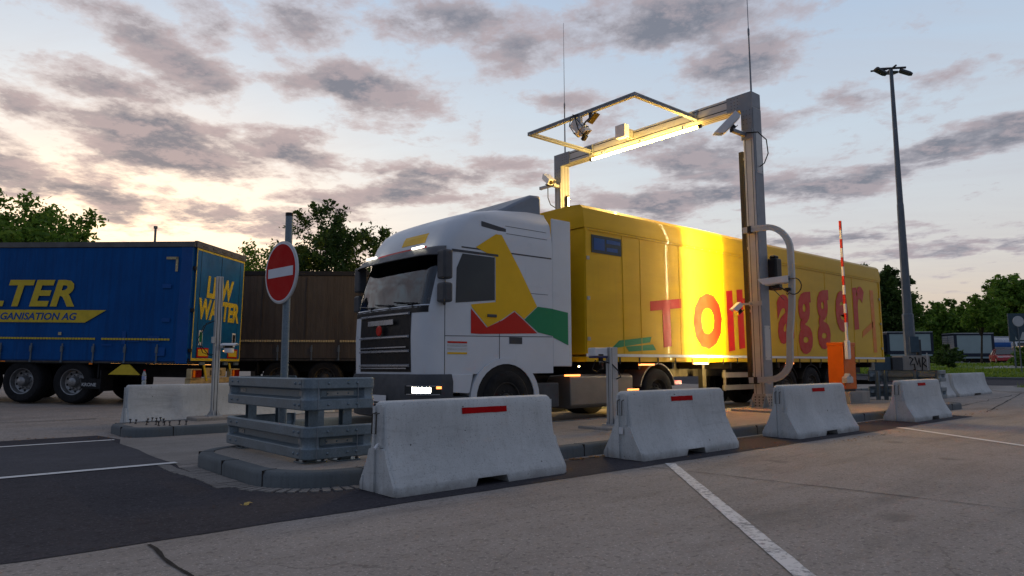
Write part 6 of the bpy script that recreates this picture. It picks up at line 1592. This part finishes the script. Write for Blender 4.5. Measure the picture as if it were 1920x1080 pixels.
# outside the picture: ordinary broken cloud
outside = ma('SMOOTHSTEP' if False else 'MULTIPLY', ma('MINIMUM', ma('MAXIMUM', ma('MULTIPLY', ma('SUBTRACT', ma('ABSOLUTE', az), 42), .1), 0), 1), .45)
high = ma('MULTIPLY', ma('MINIMUM', ma('MAXIMUM', ma('MULTIPLY', ma('SUBTRACT', el, 30), .1), 0), 1), .45)
mask = ma('MAXIMUM', acc, ma('MAXIMUM', outside, high))
dens = ma('ADD', ma('ADD', ma('MULTIPLY', mask, .50), ma('MULTIPLY', n1, 1.15)), ma('MULTIPLY', ma('SUBTRACT', n2, .5), .42))
densb = ma('ADD', ma('MULTIPLY', mask, .50), ma('MULTIPLY', n1b, 1.15))
cov = ramp(nt, dens, [(.66, 0.), (.76, .6), (.88, 1.)]); core = ramp(nt, dens, [(.74, 0.), (1.0, 1.)])
shade = ma('ADD', ma('MULTIPLY', ma('SUBTRACT', dens, densb), 2.2), .5, clamp=True)
# clear sky by elevation and nearness to the sunset
sa, se = px2ae(250, 405)
dsa = ma('MULTIPLY', ma('SUBTRACT', az, sa), 1/38); dse = ma('MULTIPLY', ma('SUBTRACT', el, se), 1/15)
near = ma('EXPONENT', ma('MULTIPLY', ma('ADD', ma('MULTIPLY', dsa, dsa), ma('MULTIPLY', dse, dse)), -1))
dsb = ma('MULTIPLY', ma('SUBTRACT', az, sa), 1/11); dsc = ma('MULTIPLY', ma('SUBTRACT', el, se), 1/5)
hot = ma('EXPONENT', ma('MULTIPLY', ma('ADD', ma('MULTIPLY', dsb, dsb), ma('MULTIPLY', dsc, dsc)), -1))
def mr(v, a, b): return ma('MULTIPLY', ma('SUBTRACT', v, a), 1/(b-a), clamp=True)
cool = ramp(nt, mr(el, -2, 42), [(0., (.50, .35, .285)), (.10, (.56, .43, .375)), (.22, (.56, .53, .54)), (.45, (.50, .58, .68)), (.70, (.38, .49, .66)), (1., (.27, .38, .57))])
warm = ramp(nt, mr(el, -2, 42), [(0., (.84, .50, .35)), (.14, (.88, .65, .50)), (.30, (.74, .71, .68)), (.55, (.60, .66, .72)), (1., (.46, .55, .68))])
clear = mixc(nt, near, cool, warm)
clear = mixc(nt, ma('MULTIPLY', hot, .6), clear, (1.2, .92, .68))
ny = nt.nodes.new('ShaderNodeTexSky'); ny.sky_type = 'NISHITA'; ny.sun_disc = False; ny.sun_elevation = R(3); ny.sun_rotation = math.pi/2-(AZ-R(sa)); ny.altitude = 100
clear = mixc(nt, 1., clear, mixc(nt, .94, ny.outputs[0], (0, 0, 0)), 'ADD')
ccore = mixc(nt, near, (.19, .205, .255), (.23, .215, .245)); cedge = mixc(nt, near, (.49, .46, .51), (.78, .60, .52))
cpink = mixc(nt, near, (.47, .40, .43), (.62, .46, .43))
cl1 = mixc(nt, core, cedge, ccore)
low = mr(el, 30, 4)
cl2 = mixc(nt, ma('MULTIPLY', ma('MULTIPLY', ramp(nt, shade, [(.45, 0.), (.75, 1.)]), .65), 1.), cl1, cpink)
veil = ma('MULTIPLY', ramp(nt, noise(nt, mp(pl, (.6, 1.6, 1), (4, 4, 0)), 2.4, 7, .6, .6), [(.42, 0.), (.75, 1.)]), .30)
clear = mixc(nt, veil, clear, mixc(nt, near, (.52, .50, .55), (.80, .70, .66)))
skyc = mixc(nt, ma('MULTIPLY', cov, .93), clear, cl2)
hz = mr(el, 0., 5.)
skyc = mixc(nt, hz, clear, skyc)
back = mr(ma('ABSOLUTE', az), 62, 120)
back = ma('MULTIPLY', ma('MULTIPLY', back, back), ma('SUBTRACT', 3.0, ma('MULTIPLY', back, 2.)))
skyc = mixc(nt, ma('MULTIPLY', back, mr(el, 88, 50)), skyc, mixc(nt, 1., skyc, (.50, .60, .74), 'MULTIPLY'))
nt.links.new(skyc, bg.inputs['Color']); bg.inputs['Strength'].default_value = 1.0
sun = bpy.data.lights.new('sun', 'SUN'); sun.energy = .22; sun.angle = R(14); sun.color = (1, .80, .62)
so = bpy.data.objects.new('sun', sun); COL.objects.link(so)
sd = AZ-R(sa); sv_ = Vector((math.cos(sd)*math.cos(R(7)), math.sin(sd)*math.cos(R(7)), math.sin(R(7)))); so.rotation_euler = (sv_).to_track_quat('Z', 'Y').to_euler()
# lit lamps of the gantry: each area lamp sits on its own glowing tube or strip
def lamp(name, loc, rot, sx, sy, e, col=(1, .63, .17), spread=180):
    l = bpy.data.lights.new(name, 'AREA'); l.shape = 'RECTANGLE'; l.size = sx; l.size_y = sy; l.energy = e; l.color = col; l.spread = R(spread)
    o = bpy.data.objects.new(name, l); COL.objects.link(o); o.location = loc; o.rotation_euler = rot; return o
lamp('lamp_tube', (GX0-.07, 10.87, 6.69), (0, 0, 0), .05, 3.3, 380)
lamp('lamp_strip_near', (13.98, NY1+.212, 3.3), (R(90), 0, 0), .05, 5.0, 680, spread=84)
bpy.data.objects['lamp_strip_near'].rotation_euler = Vector((0, -1, 0)).to_track_quat('Z', 'Y').to_euler()
SC.view_settings.view_transform = 'Standard'; SC.view_settings.look = 'None'; SC.view_settings.exposure = 0; SC.view_settings.gamma = 1
SC.cycles.use_denoising = True; SC.cycles.max_bounces = 8; SC.cycles.sample_clamp_indirect = 6
